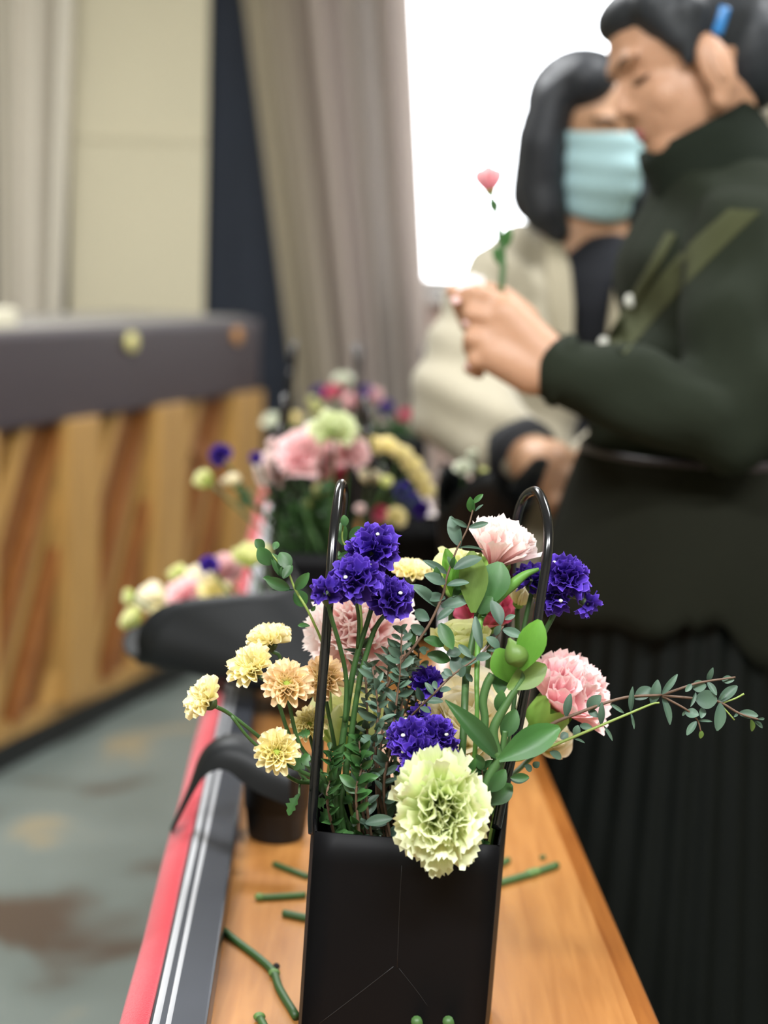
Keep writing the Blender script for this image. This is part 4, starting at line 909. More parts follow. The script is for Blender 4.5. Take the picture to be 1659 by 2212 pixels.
for i, (x, y) in enumerate(((975, 628), (985, 648), (992, 668), (1000, 690))): hand2 += chain([P(1070, 665+i*16, 1.94), P(1020, 640+i*17, 1.91), P(x, y, 1.885)], [.012, .01, .0078])
bo = blob('body', body+hand+hand2, M_skin, p1, vox=.0042, it=4)
features(p1, hc1, hf1, hs1, hu1, closed=True)
vs, fs = eo(hc1+hf1*.006+hs1*.091-hu1*.024, hf1, hs1, hu1, .01, .003, .02); link('inner_ear', mesh('inner_ear', vs, fs, M_skin), p1)
for x, y, dz in ((1010, 697, -.004), (1018, 746, .0), (1016, 790, .003), (984, 650, -.002)):
    vs, fs = ell(H(x, y, dz)-FW*.004, (RT*.006, UP*.0048, FW*.003), 10, 6); link('fingernail', mesh('fingernail', vs, fs, M_nail), p1)
# hair
qh = lambda a, b, h: hc1+hf1*a+hs1*b+hu1*h
hair = [eo(qh(-.026, 0, .05), hf1, hs1, hu1, .102, .086, .09), eo(qh(-.07, 0, .0), hf1, hs1, hu1, .062, .074, .085), eo(qh(.03, 0, .082), hf1, hs1, hu1, .054, .066, .034)]
hair += [capsule(qh(.01, .072, .05), .026, qh(.03, .072, -.004), .008), capsule(qh(.01, -.072, .05), .026, qh(.03, -.072, -.004), .008), capsule(qh(.035, .058, .072), .03, qh(.03, .07, .025), .016)]
hair += [capsule(qh(-.075, 0, .0), .05, P(1612, 165, 2.06), .035)]
hair += [eo(P(1655, 58, 2.04), RT, UP, FW, .036, .03, .036), capsule(qh(-.12, 0, .03), .022, P(1650, 58, 2.04), .02)]
ho = blob('hair', hair, M_hair1, p1, vox=.005, it=3)
th = bvh(ho)
cl = [hit(th, 1566, 15, .003, 1.95), hit(th, 1558, 45, .003, 1.95), hit(th, 1548, 74, .003, 1.95)]
tube('hair_clip', cl, .0068, plain('blue_clip', '#2f78b8', .35), p1, 8, 4, .4, FW)
rc = P(1630, 84, 1.985); vs, fs = ell(rc, (RT*.011, UP*.013, FW*.009), 12, 8); link('hair_tie', mesh('hair_tie', vs, fs, plain('red_tie', '#9c1f30', .5)), p1)
# clothing
sw = [eo(P(1548, 645), f1, s1, UPZ, .124, .188, .19), eo(P(1492, 880), f1, s1, UPZ, .128, .165, .16), eo(P(1592, 500), f1, s1, UPZ, .088, .19, .065), eo(P(1560, 760), f1, s1, UPZ, .13, .175, .2)]
sw += chain([P(1605, 530, 1.93), P(1590, 700, 1.89), P(1578, 905, 1.865), P(1500, 900, 1.855), P(1400, 855, 1.85), P(1300, 825, 1.85), P(1216, 800, 1.85)], [.07, .064, .06, .055, .05, .045, .041])
sw += chain([P(1605, 540, 2.24), P(1490, 905, 2.24), P(1300, 850, 2.15), P(1180, 770, 2.06)], [.066, .058, .046, .038])
def fold1(co, n):
    a = co.dot(RT)*55+co.dot(UP)*40; b = co.dot(RT)*28-co.dot(UP)*62
    return co+n*(.0035*math.sin(a)+.003*math.sin(b+1.3)+.0025*math.sin(co.dot(RT)*90+co.dot(UP)*20)*max(0, min(1, 1-abs(co.dot(RT)-P(1500, 880, 1.87).dot(RT))/.1)))
so = blob('sweater', sw, M_sweat, p1, vox=.0065, it=5, disp=fold1)
co_pts = [P(1615, 520, 2.07), P(1580, 440, 2.06), P(1540, 355, 2.05), P(1496, 272, 2.045)]
axc = (co_pts[-1]-co_pts[0]).normalized(); xa = (hf1-axc*hf1.dot(axc)).normalized(); ya = axc.cross(xa); rings = []
for c, ra, rb in ((co_pts[0], .11, .115), (co_pts[1], .092, .09), (P(1556, 390, 2.055), .094, .085), (co_pts[2], .084, .08), (P(1508, 298, 2.046), .08, .076), (co_pts[3], .076, .074), (P(1500, 280, 2.046), .068, .067), (P(1530, 335, 2.048), .064, .062)):
    rings.append([c+xa*math.cos(2*math.pi*j/32)*ra+ya*math.sin(2*math.pi*j/32)*rb for j in range(32)])
loft('roll_collar', rings, M_collar, p1)
ts = bvh(so)
def strip(nm, pts, wd, mat, tree, parent, off=.004, th_=.35):
    return tube(nm, [hit(tree, x, y, off) for x, y in pts], wd, mat, parent, 8, 5, th_, FW)
def patch(nm, lp, rp, mat, tree, parent, off=.004):
    a = smooth_path([V((x, y, 0)) for x, y in lp], 6); b = smooth_path([V((x, y, 0)) for x, y in rp], 6); m = len(a)-1
    def fn(u, v):
        i = min(m, int(round(u*m))); p = a[i].lerp(b[i], v); return hit(tree, p.x, p.y, off*(.4+.6*math.sin(math.pi*v)**.5))
    return link(nm, grid(nm, m, 8, fn, mat), parent)
patch('placket', [(1575, 450), (1475, 540), (1390, 640), (1316, 735)], [(1645, 455), (1535, 560), (1435, 665), (1350, 765)], M_olive, ts, p1)
patch('front_edge', [(1440, 500), (1390, 590), (1338, 680), (1306, 735)], [(1462, 505), (1412, 600), (1360, 690), (1322, 745)], M_olive, ts, p1, .009)
for x, y in ((1362, 650), (1306, 742)):
    vs, fs = ell(hit(ts, x, y, .014), (RT*.008, UP*.009, FW*.004), 10, 6); link('button', mesh('button', vs, fs, plain('clear_button', '#c9cabf', .15)), p1)
cf_ = [P(1222, 803, 1.85), P(1200, 796, 1.85)]
tube('cuff', cf_, [.043, .0415], M_sweat, p1, 20, 3)
def oval(c, a, b, n=96, w=lambda t: 0.0, zf=None):
    out = []
    for j in range(n):
        t = 2*math.pi*j/n; k = 1+w(t); p = c+f1*math.cos(t)*a*k+s1*math.sin(t)*b*k
        if zf: p.z = zf(t)
        out.append(p)
    return out
zpx = lambda y: P(1450, y, 1.95).z
def zhem(t):
    d = math.degrees(t) % 360
    if d < 180: 
        base = 1385 if d < 75 else 1430
        pk = math.exp(-((d-82)/13)**2)*110
        return zpx(base-pk-(25*math.exp(-((d-45)/18)**2)))
    return zpx(1410)
rings = []
for i in range(11):
    u = i/10; c0 = wst.lerp(wst+f1*.0+V((0, 0, 0)), u); a = .126+.05*math.sin(u*1.5); b = .166+.05*math.sin(u*1.5)
    z0 = zpx(985); rings.append(oval(c0, a, b, 96, lambda t, u=u: .02*u*math.sin(7*t)+.012*u*math.sin(13*t+1), lambda t, u=u: z0+(zhem(t)-z0)*u))
inner = [[p.lerp(V((wst.x, wst.y, p.z)), .03) for p in r] for r in reversed(rings)]
loft('peplum', rings+inner, M_pep, p1, cap=False)
loft('belt', [oval(V((wst.x, wst.y, zpx(y))), .128+.002*k, .168+.002*k, 48) for k, y in ((0, 990), (1, 993), (1, 1018), (0, 1022))], M_belt, p1)
rings = []
pl = lambda u: (lambda t: (.03+.03*u)*(abs(((t*34/(2*math.pi)) % 1)-.5)*2-.5)+.012*math.sin(5*t+u))
for i in range(9):
    u = i/8; rings.append(oval(V((wst.x, wst.y, zpx(1240)+(.1-zpx(1240))*u)), .15+.1*u, .19+.07*u, 272, pl(u)))
loft('pleated_skirt', rings, M_skirt, p1, cap=False)
for sg in (1, -1):
    hip = wst+s1*.08*sg; o = blob('shoe', chain([V((hip.x, hip.y, .04))-f1*.045, V((hip.x, hip.y, .034))+f1*.14], [.04, .033]), M_bplastic, p1, vox=.006, it=2)
# ---- masked woman in beige coat
f2 = V((.4, -.92, 0)).normalized(); s2 = V((f2.y, -f2.x, 0))           # s2 points to picture left
hc2 = P(1272, 292, 2.62); hf2 = D(.46, .28, .84); hu2 = D(.1, -.95, .3); hu2 = (hu2-hf2*hu2.dot(hf2)).normalized(); hs2 = hf2.cross(hu2)
if hs2.dot(RT) > 0: hs2 = -hs2
p2 = root('person', 'masked woman with long dark hair in beige coat over black top', 'person', V((P(1280, 700, 2.68).x, P(1280, 700, 2.68).y, 0)))
tc2 = P(1285, 760, 2.68)
body = head_prims(hc2, hf2, hs2, hu2)+chain([hc2-hu2*.06-hf2*.02, P(1292, 545, 2.68)], [.05, .052])
body += [eo(P(1285, 700, 2.68), f2, s2, UPZ, .09, .15, .22), eo(P(1285, 1000, 2.68), f2, s2, UPZ, .1, .15, .2)]
b1 = [P(1095, 600, 2.64), P(985, 850, 2.53), P(1075, 945, 2.42), P(1150, 1000, 2.34)]
body += chain(b1, [.05, .042, .036, .027])
b2 = [P(1460, 620, 2.7), P(1480, 900, 2.66), P(1360, 960, 2.5), P(1290, 985, 2.38)]
body += chain(b2, [.05, .042, .034, .025])
hd = chain([P(1150, 995, 2.34), P(1185, 1012, 2.32), P(1212, 1052, 2.31)], [.036, .042, .034])
for i, (x, y) in enumerate(((1190, 1105), (1210, 1112), (1228, 1105), (1243, 1085))): hd += chain([P(1196+i*12, 1060-i*5, 2.3), P(1200+i*13, 1085-i*4, 2.285), P(x, y, 2.3)], [.012, .0105, .0085])
hd += chain([P(1195, 1010, 2.3), P(1235, 1030, 2.285), P(1255, 1045, 2.29)], [.015, .012, .0095])
hd += chain([P(1290, 985, 2.38), P(1275, 990, 2.36)], [.024, .024])
for i in range(4): hd += chain([P(1270, 975+i*9, 2.35), P(1255, 990+i*9, 2.33), P(1245, 1005+i*8, 2.335)], [.0105, .0095, .008])
hd += chain([P(1280, 975, 2.34), P(1262, 975, 2.33), P(1250, 985, 2.325)], [.012, .01, .0085])
for sg in (1, -1):
    hip = V((tc2.x, tc2.y, 0))+s2*.08*sg; body += chain([hip+UPZ*.85, hip+UPZ*.45, hip+UPZ*.09], [.085, .058, .038]); body += chain([hip+UPZ*.035-f2*.03, hip+UPZ*.03+f2*.13], [.034, .026])
blob('body', body+hd, M_skin2, p2, vox=.0048, it=3)
features(p2, hc2, hf2, hs2, hu2, lips=False)
q2 = lambda a, b, h: hc2+hf2*a+hs2*b+hu2*h
hair = [eo(q2(-.028, 0, .045), hf2, hs2, hu2, .1, .088, .09), eo(q2(.045, .045, .085), hf2, hs2, hu2, .04, .045, .04), eo(q2(.045, -.045, .085), hf2, hs2, hu2, .04, .045, .04)]
hair += chain([q2(.035, .06, .085), P(1195, 215, 2.55), P(1172, 310, 2.56), P(1168, 400, 2.58), P(1178, 455, 2.58), P(1205, 500, 2.58)], [.03, .032, .036, .038, .036, .02])
hair += chain([q2(.0, .075, .06), P(1175, 300, 2.64), P(1168, 420, 2.66), P(1195, 490, 2.66)], [.035, .045, .05, .03])
hair += chain([q2(.035, -.06, .085), q2(.02, -.085, .0), q2(-.01, -.09, -.08), P(1400, 440, 2.62), P(1375, 485, 2.62)], [.028, .028, .034, .036, .02])
hair += chain([q2(-.06, 0, .0), P(1290, 440, 2.75), P(1290, 500, 2.76)], [.08, .08, .06])
blob('hair', hair, M_hair2, p2, vox=.006, it=3)
def mask_fn(u, v):
    th = R_(-66+132*v); h = .006-.118*u
    ra = .104+.016*math.sin(math.pi*u)*math.cos(th)-.014*u*u; rb = .078+.003*math.sin(math.pi*u)-.016*u
    pl_ = .0022*math.sin(u*math.pi*7)
    return q2(.002+(ra+pl_)*math.cos(th)+.012*math.cos(th)**4*(1-u), (rb+pl_)*math.sin(th), h-.012*math.cos(th)*u+.008*math.cos(th)**3*(1-u))
mk = link('face_mask', grid('face_mask', 22, 26, mask_fn, M_mask), p2)
for sg in (1, -1):
    tube('ear_loop', [q2(.035, sg*.074, -.02), q2(-.01, sg*.085, .02), q2(-.03, sg*.086, .0), q2(.0, sg*.084, -.06), q2(.03, sg*.066, -.09)], .0016, M_loop, mk, 6)
def fold2(co, n):
    return co+n*(.0045*math.sin(co.dot(UP)*75+co.dot(RT)*40)+.003*math.sin(co.dot(RT)*60-co.dot(UP)*30))
top = [eo(P(1285, 720, 2.66), f2, s2, UPZ, .115, .125, .175), eo(P(1288, 575, 2.67), f2, s2, UPZ, .085, .12, .05), eo(P(1285, 1000, 2.66), f2, s2, UPZ, .115, .14, .25)]
blob('black_top', top, M_top, p2, vox=.008, it=4)
coat = chain([P(1200, 540, 2.69), P(1110, 585, 2.64), P(1055, 660, 2.6), P(1000, 800, 2.55), P(985, 862, 2.52), P(1050, 925, 2.44), P(1096, 958, 2.395)], [.05, .068, .072, .072, .074, .07, .062])
coat += chain([P(1175, 555, 2.62), P(1165, 700, 2.57), P(1160, 1000, 2.56), P(1172, 1350, 2.57)], [.035, .05, .07, .07])
coat += chain([P(1395, 540, 2.66), P(1395, 700, 2.62), P(1400, 1000, 2.6), P(1400, 1350, 2.6)], [.045, .055, .08, .1])
coat += chain([P(1390, 545, 2.72), P(1470, 620, 2.72), P(1485, 890, 2.67), P(1365, 965, 2.5), P(1310, 985, 2.42)], [.06, .068, .068, .06, .054])
coat += [eo(P(1285, 720, 2.77), f2, s2, UPZ, .1, .19, .26), eo(P(1295, 1050, 2.77), f2, s2, UPZ, .13, .2, .3), eo(P(1300, 1500, 2.76), f2, s2, UPZ, .14, .19, .35)]
blob('coat', coat, M_coat, p2, vox=.009, it=4, disp=fold2)
tube('cuff_lining', [P(1108, 967, 2.38), P(1132, 986, 2.355)], [.052, .054], M_coatin, p2, 20, 3)
strip_pts = [P(1192, 500, 2.6), P(1205, 580, 2.555), P(1212, 660, 2.53), P(1216, 740, 2.515)]
tube('lapel', strip_pts, [.012, .02, .02, .016], plain('lapel_beige', '#a89f88', .9), p2, 8, 5, .35, FW)
tube('lapel', [P(1402, 490, 2.6), P(1378, 560, 2.56), P(1352, 640, 2.53), P(1330, 740, 2.515)], [.012, .024, .022, .016], MT['lapel_beige'], p2, 8, 5, .35, FW)
for sg in (1, -1):
    hip = V((tc2.x, tc2.y, 0))+s2*.08*sg; blob('trouser_leg', chain([hip+UPZ*.85, hip+UPZ*.45, hip+UPZ*.1], [.095, .07, .055]), M_top, p2, vox=.01, it=2)
    blob('shoe', chain([hip+UPZ*.04-f2*.045, hip+UPZ*.034+f2*.14], [.04, .033]), M_bplastic, p2, vox=.006, it=2)
# ---- the flower held by the woman in green
t = root('held_rose', 'pink rosebud on a thin stem held up by the woman in green', 'flower', P(1075, 655, 1.845))
rd_ = random.Random(2)
head(t, P(1058, 412, 1.86), D(-.15, -.95, .2), .027, [(i % 4, m) for i, m in carn_list(.027, rd_, BUDR)], [rose_petal('petal', M_pink2, 30+i) for i in range(4)], 'rose', 0.3)
tube('stem', [P(1060, 416, 1.86), P(1072, 470, 1.86), P(1086, 560, 1.855), P(1080, 640, 1.85), P(1072, 690, 1.86)], [.0036, .0038, .0034], M_stem, t)
leaf(t, P(1072, 462, 1.86), P(1060, 425, 1.855), .014, 'doval'); leaf(t, P(1084, 540, 1.857), P(1102, 490, 1.85), .014, 'moval'); leaf(t, P(1088, 575, 1.855), P(1066, 535, 1.85), .014, 'moval')
t = root('torn_petal', 'white torn petal pinched between the fingers of the woman in green', 'petal', P(1005, 640, 1.84))
link('petal', rose_petal('petal', plain('white_petal', '#efe6e6', .6), 3), t, frame(P(1012, 640, 1.85), D(-.2, -.2, .9), 2.2, .026))
# ------------------------------------------------------------------ things further along the desk
GRP = 'blurred flowers further along the desk'
def far_head(kind, r, seed):
    rd_ = random.Random(seed)
    if kind in ('pink', 'deep', 'green'): return baked('flower_head', carn_list(r, rd_, OPEN if seed % 2 else HALF), CP[kind], CP[kind][0].materials[0])
    if kind == 'mum': return baked('flower_head', mum_list(r, rd_), MUMP, M_mum)
    if kind in ('cream', 'lime', 'rose'): return baked('flower_head', [(i % 4, m) for i, m in carn_list(r, rd_, BUDR if seed % 2 else ROSE)], RP[kind], RP[kind][0].materials[0])
    if kind == 'white': return baked('flower_head', [(i % 4, m) for i, m in carn_list(r, rd_, ROSE)], RP['cream'], M_wht)
    items = []
    for i in range(26):
        u = (i+.5)/26; th = math.acos(1-u*1.3); ph = i*2.4; d = V((math.sin(th)*math.cos(ph), math.sin(th)*math.sin(ph), math.cos(th)))
        items.append((i, frame(d*r*.45, d, rd_.random()*6, r*.62)))
    return baked('flower_head', items, FLO, M_viol)
NAME = {'pink': 'carnation', 'deep': 'carnation', 'green': 'carnation', 'mum': 'chrysanthemum', 'cream': 'lisianthus', 'lime': 'lisianthus', 'rose': 'rose', 'white': 'lisianthus', 'statice': 'statice'}
LAB = {'pink': 'pale pink carnation', 'deep': 'pink carnation', 'green': 'lime green carnation', 'mum': 'yellow chrysanthemum', 'cream': 'cream lisianthus', 'lime': 'lime lisianthus', 'rose': 'deep pink rosebud', 'white': 'small white bloom', 'statice': 'violet statice'}
SLOTS = {'free': [], 'mid': 0, 'span': 1, 'z': 0, 'dz': (-.14, .14)}
def slots(pts, mid, span, z, dz=(-.14, .14)): SLOTS.update(free=list(pts), mid=mid, span=span, z=z, dz=dz)      # (u, v, mouth point, foot point)
def bag_slots(q, zt, zb, mid, span, z):
    slots([(u, v, q(u, v, zt-.001), q(.08+.84*u, .08+.84*v, zb)) for u in (.1, .2, .3, .4, .5, .6, .7, .8, .9) for v in (.14, .32, .5, .68, .86)], mid, span, z)
def far_flower(kind, x, y, Z, rpx, base, label, n=None, seed=0, grp=None):
    """one flower; x may be a list of (x, y, r) heads on one spray. Depth and stem foot are picked so that it clears its neighbours"""
    hs = x if isinstance(x, list) else [(x, y, rpx)]; nn = [n or D(random.uniform(-.3, .3), -.65, .7) for _ in hs]
    def balls(dz): return [(P(a, b, Z+dz)+V(m).normalized()*(r_/F_PX*(Z+dz))*.25, (1.15 if kind == 'statice' else .97)*r_/F_PX*(Z+dz), P(a, b, Z+dz)-V(m).normalized()*(r_/F_PX*(Z+dz))*.1) for (a, b, r_), m in zip(hs, nn)]
    def hpen(dz):
        s = abs(dz)*.03
        for c, R, _ in balls(dz):
            for c2, R2 in HEADS: s += max(0, .95*(R+R2)-(c-c2).length)
            for a, b, r in STEMS: s += 2*max(0, R+r-seg_dist(a, b, c, c+V((0, 0, 1e-5))))
        return s
    cand = sorted(((hpen(d), d) for d in [i*.012*sg for i in range(0, 12) for sg in (1, -1) if SLOTS['dz'][0] <= i*.012*sg <= SLOTS['dz'][1]]))[:4]
    ux = min(1, max(0, .5+(sum(h[0] for h in hs)/len(hs)-SLOTS['mid'])/SLOTS['span'])); best = None
    for hp, dz in cand:
        vz = min(1, max(0, .5+(Z+dz-SLOTS['z'])/.16)); bl = balls(dz)
        fr = sorted(SLOTS['free'], key=lambda e: (e[0]-ux)**2+.6*(e[1]-vz)**2)[:14]
        for e in fr:
            pen = hp+.004*((e[0]-ux)**2+.6*(e[1]-vz)**2)
            for c, R, q in bl:
                for a, b in ((q, e[2]), (e[2], e[3])):
                    for a2, b2, r2 in STEMS: pen += 3*max(0, .0042+(r2-.0022)-seg_dist(a, b, a2, b2))
                    for c2, R2 in HEADS: pen += max(0, .82*R2+.002-seg_dist(a, b, c2, c2+V((0, 0, 1e-5))))
            if best is None or pen < best[0]: best = (pen, dz, e)
            if pen < hp+.002: break
    _, dz, e = best; SLOTS['free'].remove(e)
    t = root(NAME[kind], label, 'flower', e[3], grp)
    for i, ((hx, hy, hr), m, (c, R, q)) in enumerate(zip(hs, nn, balls(dz))):
        r = hr/F_PX*(Z+dz); link('flower_head', far_head(kind, r, seed+2*i), t, frame(P(hx, hy, Z+dz), m))
        tube('stem', [q, q.lerp(e[2], .33), q.lerp(e[2], .67), e[2], e[3]], .0019, M_stem, t, 6, 4)
        HEADS.append((c, R)); STEMS.extend([(q, e[2], .0019), (e[2], e[3], .0019)])
def far_leaves(label, base, cx, cy, Z, w, h, n, seed, key='d'):
    rd_ = random.Random(seed); t = root('greenery_sprig', label, 'foliage', base, GRP); own = []
    for k in range(max(3, n//14)):
        best = None
        for tr_ in range(14):
            e = P(cx+rd_.uniform(-w, w), cy-h*rd_.uniform(.2, 1), Z+rd_.uniform(-.04, .04)); s_ = rd_.choice(SLOTS['free']); pen = 0
            for a, b in ((e, s_[2]), (s_[2], s_[3])):
                for a2, b2, r2 in STEMS: pen += 3*max(0, .0045-seg_dist(a, b, a2, b2))
                for c2, R2 in HEADS: pen += max(0, R2-seg_dist(a, b, c2, c2+V((0, 0, 1e-5))))
            if best is None or pen < best[0]: best = (pen, e, s_)
        _, e, s_ = best; SLOTS['free'].remove(s_); own += [(e, s_[2], .0014), (s_[2], s_[3], .0014)]
        pts = [e, e.lerp(s_[2], .33), e.lerp(s_[2], .67), s_[2], s_[3]]; tube('stem', pts, .0014, M_stemd, t, 5, 4)
        for i in range(14):
            p = e.lerp(s_[2], i/14*.92)
            for tr_ in range(10):
                d = V((rd_.uniform(-1, 1), rd_.uniform(-1, 1), rd_.uniform(0, 1))).normalized(); l = rd_.uniform(.016, .03)
                if min([seg_dist(p+d*.002, p+d*l, a2, b2)-r2 for a2, b2, r2 in STEMS]+[9]) > l*.22 and min([(p+d*l*.6-c2).length-R2 for c2, R2 in HEADS]+[9]) > l*.5 and max(crowding(p+d*l*f_, l*.2, t.name) for f_ in (.3, .6, .95)) <= 0:
                    leaf(t, p, p+d*l, l*.5, key+rd_.choice(('oval', 'lance')), roll=rd_.uniform(-1, 1)); break
    STEMS.extend(own)
def far_bag(label, x0, x1, yr, Z, hh=.2):
    zt = P((x0+x1)/2, yr, Z).z; a = onz(x0, yr-3, zt); b = onz(x1, yr+3, zt)
    return bag(label, a, b, .12, zt, ZT, 'black flower bags', V((0, 0, 0)), True, hh)
# second bag on the desk: pink carnations
bgA, QA = far_bag('black flower bag of pink carnations standing behind the black wrapped bouquet', 585, 800, 1196, 2.17, .2)
zA = P(690, 1196, 2.17).z; bA = QA(.5, .5, zA-.04)
f = box('floral_foam', .05, .95, .05, .95, ZT+.003, zA-.045, M_foam, None, lambda v: QA(v[0], v[1], v[2])); tag(f, 'dark floral foam inside the bag of pink carnations', 'foam')
bag_slots(QA, zA, zA-.045, 690, 420, 2.2)
gA = 'flowers in the bag of pink carnations'
for i, (k, x, y, r, n, lb) in enumerate((
    ('pink', 600, 1018, 46, D(-.5, -.3, .8), 'pale pink carnation drooping toward the slatted counter from the pink bunch'), ('deep', 650, 985, 52, D(-.1, -.5, .8), 'full pink carnation beside the drooping pale one'),
    ('pink', 690, 962, 50, D(0, -.8, .5), 'pale pink carnation topping the pink bunch under the lime carnation'), ('deep', 705, 1000, 48, D(.1, -.3, .9), 'pink carnation in the centre of the pink bunch'), ('deep', 755, 985, 42, D(.4, -.5, .7), 'pink carnation of the pink bunch next to the yellow spray'),
    ('green', 722, 935, 52, D(.1, -.75, .6), 'lime green carnation above the pink bunch'), ('statice', 478, 985, 26, D(-.6, -.7, .3), 'violet statice leaning out toward the slatted counter'), ('lime', 455, 1045, 34, D(-.7, -.5, .4), 'lime lisianthus leaning out below the violet statice'),
    ('cream', 505, 1050, 26, D(-.3, -.8, .3), 'cream lisianthus bud beside the outleaning lime lisianthus'), ('statice', 553, 990, 15, None, 'tiny violet statice tip beside the drooping pale carnation'), ('rose', 735, 1025, 20, D(.1, .2, .9), 'deep pink bud tucked under the pink bunch'),
    ('pink', 592, 960, 16, None, 'very small pale pink bloom above the drooping carnation'), ('lime', 690, 1062, 18, D(.1, -.1, 1), 'small lime bud in the greenery under the pink bunch'), ('lime', 665, 1090, 14, D(.1, -.1, 1), 'smallest lime bud low in the greenery of the pink bag'),
    ('rose', 818, 1108, 22, D(.3, 0, .9), 'deep pink rosebud hanging low under the yellow spray'), ('pink', 778, 1100, 12, None, 'tiny pale pink bud beside the low hanging rosebud'), ('cream', 797, 1045, 30, D(.1, -.9, .4), 'cream lisianthus between pink bunch and yellow spray'), ('lime', 832, 1050, 22, D(.2, -.9, .4), 'lime lisianthus under the arching yellow spray'))):
    far_flower(k, x, y, 2.2, r, bA+V((.004*(i % 7-3), .003*(i % 5-2), 0)), lb, n, 50+i, gA)
far_flower('mum', [(806, 965, 25), (838, 968, 26), (866, 984, 26), (888, 1008, 26), (905, 1035, 25), (918, 1062, 24)], 0, 2.2, 0, bA+V((.02, 0, 0)), 'arching yellow chrysanthemum spray of the pink carnation bag', D(.3, -.6, .7), 70, gA)
far_flower('mum', 855, 1118, 2.2, 24, bA+V((.022, .004, 0)), 'single yellow chrysanthemum beside the low hanging rosebud', D(.3, -.3, .8), 77, gA)
far_flower('statice', [(868, 1060, 20), (890, 1082, 21), (908, 1100, 20)], 0, 2.2, 0, bA+V((.02, .006, 0)), 'violet statice hanging below the arching yellow spray', D(.5, -.2, .8), 90, gA)
far_leaves('dark leafy greenery filling the bag of pink carnations', bA, 680, 1150, 2.2, 80, 110, 84, 3); far_leaves('leafy greenery at the left of the bag of pink carnations', bA-V((.02, 0, 0)), 560, 1090, 2.22, 50, 100, 42, 4)
# bag at the far end
bgC, QC = far_bag('black flower bag of mixed flowers standing at the far end of the desk', 760, 922, 950, 3.45, .19)
zC = P(840, 950, 3.45).z; bC = QC(.5, .5, zC-.03)
bag_slots(QC, zC, zC-.1, 800, 330, 3.5)
gC = 'flowers in the far end bag'
for i, (k, x, y, r, lb) in enumerate((('rose', 722, 858, 24, 'deep pink rose under the white bloom of the far end bag'), ('deep', 762, 868, 22, 'pink carnation beside the deep pink rose in the far end bag'), ('deep', 805, 862, 24, 'pink carnation between two violet statice heads in the far end bag'), ('statice', 835, 880, 16, 'violet statice next to the small pale carnation in the far end bag'),
    ('statice', 690, 850, 17, 'violet statice above the lime blooms in the far end bag'), ('statice', 790, 846, 14, 'violet statice topping the pink carnations in the far end bag'), ('white', 742, 828, 22, 'white bloom standing highest in the far end bag'), ('lime', 690, 893, 20, 'larger lime bloom low in the far end bag'), ('mum', 636, 908, 18, 'yellow chrysanthemum beside the white blooms of the far end bag'),
    ('white', 590, 918, 24, 'larger white bloom leaning out of the far end bag'), ('white', 618, 930, 16, 'smaller white bloom leaning out of the far end bag'), ('pink', 824, 922, 16, 'small pale pink carnation low in the far end bag'), ('rose', 880, 905, 20, 'deep pink rose touching the cream bloom in the far end bag'), ('cream', 905, 928, 26, 'cream bloom near the beige sleeve in the far end bag'),
    ('lime', 908, 882, 20, 'lime bloom above the cream one in the far end bag'), ('lime', 676, 872, 16, 'smaller lime bloom under the violet statice in the far end bag'))):
    far_flower(k, x, y, 3.5, r, bC+V((.006*(i % 7-3), .004*(i % 5-2), 0)), lb, None, 110+i, gC)
far_leaves('dark leafy greenery filling the far end flower bag', bC, 780, 950, 3.5, 90, 70, 70, 5)
# third bag between, tall handle arches
bgD, QD = far_bag('black flower bag with tall shiny handles behind the pink carnations', 610, 770, 1010, 2.75, .2)
zD = P(690, 1010, 2.75).z
bag_slots(QD, zD, zD-.1, 690, 200, 2.8)
far_leaves('dark greenery standing in the bag with tall handles', QD(.5, .5, zD-.03), 690, 960, 2.81, 60, 60, 42, 6)
bgE, QE = far_bag('empty black flower bag between the pink carnation bag and the upright wrap', 808, 962, 1140, 2.36, .075)
# black paper wrapped bouquet standing on the right
def cone(label, apex, mouth, a_v, b_v, r0, wav=.06, n=48, pw=.75):
    r = root('bouquet_wrap', label, 'wrapping', apex, 'black paper bouquet wraps'); rings = []
    ax = (mouth-apex).normalized(); e1 = (a_v-ax*a_v.dot(ax)).normalized(); e2 = ax.cross(e1)
    for i in range(11):
        u = i/10; c = apex.lerp(mouth, u); rg = []
        for j in range(n):
            t = 2*math.pi*j/n; k = u**pw; fl = 1+wav*k*math.sin(5*t+1)+wav*.5*k*math.sin(11*t)
            c0 = e1*math.cos(t)*r0+e2*math.sin(t)*r0; c1 = (a_v*math.cos(t)+b_v*math.sin(t))*fl
            rg.append(c+c0.lerp(c1, k)+ax*(.035*u*u*math.sin(3*t+.5)))
        rings.append(rg)
    inn = [[p.lerp(apex.lerp(mouth, 1-i/10), .02) for p in rg] for i, rg in enumerate(reversed(rings))]
    loft('paper_sheet', rings+inn, M_bpaper, r, cap=False); return r
ap = onz(1000, 1400, ZT)+V((0, 0, .012)); mo = P(1056, 1048, 2.17)
cone('black paper bouquet wrap standing upright beside the beige coat', ap, mo, V((.068, 0, .01)), V((0, .065, .0)), .02, .08)
axu = (mo-ap).normalized(); slots([(u, v, ap.lerp(mo, .45)+V((u-.5, v-.5, 0))*.06, ap.lerp(mo, .2)+V((u-.5, v-.5, 0))*.03) for u in (.1, .5, .9) for v in (.1, .5, .9)], 1030, 120, 2.17, (-.03, .03))
for i, (k, x, y, r, lb) in enumerate((('white', 1002, 1020, 24, 'white bloom showing in the upright black wrap'), ('lime', 1042, 1024, 15, 'lime bud beside the white bloom in the upright black wrap'), ('white', 1022, 986, 13, 'tiny white bud above the white bloom in the upright wrap'))): far_flower(k, x, y, 2.17, r, ap+V((0, 0, .05)), lb, None, 140+i)
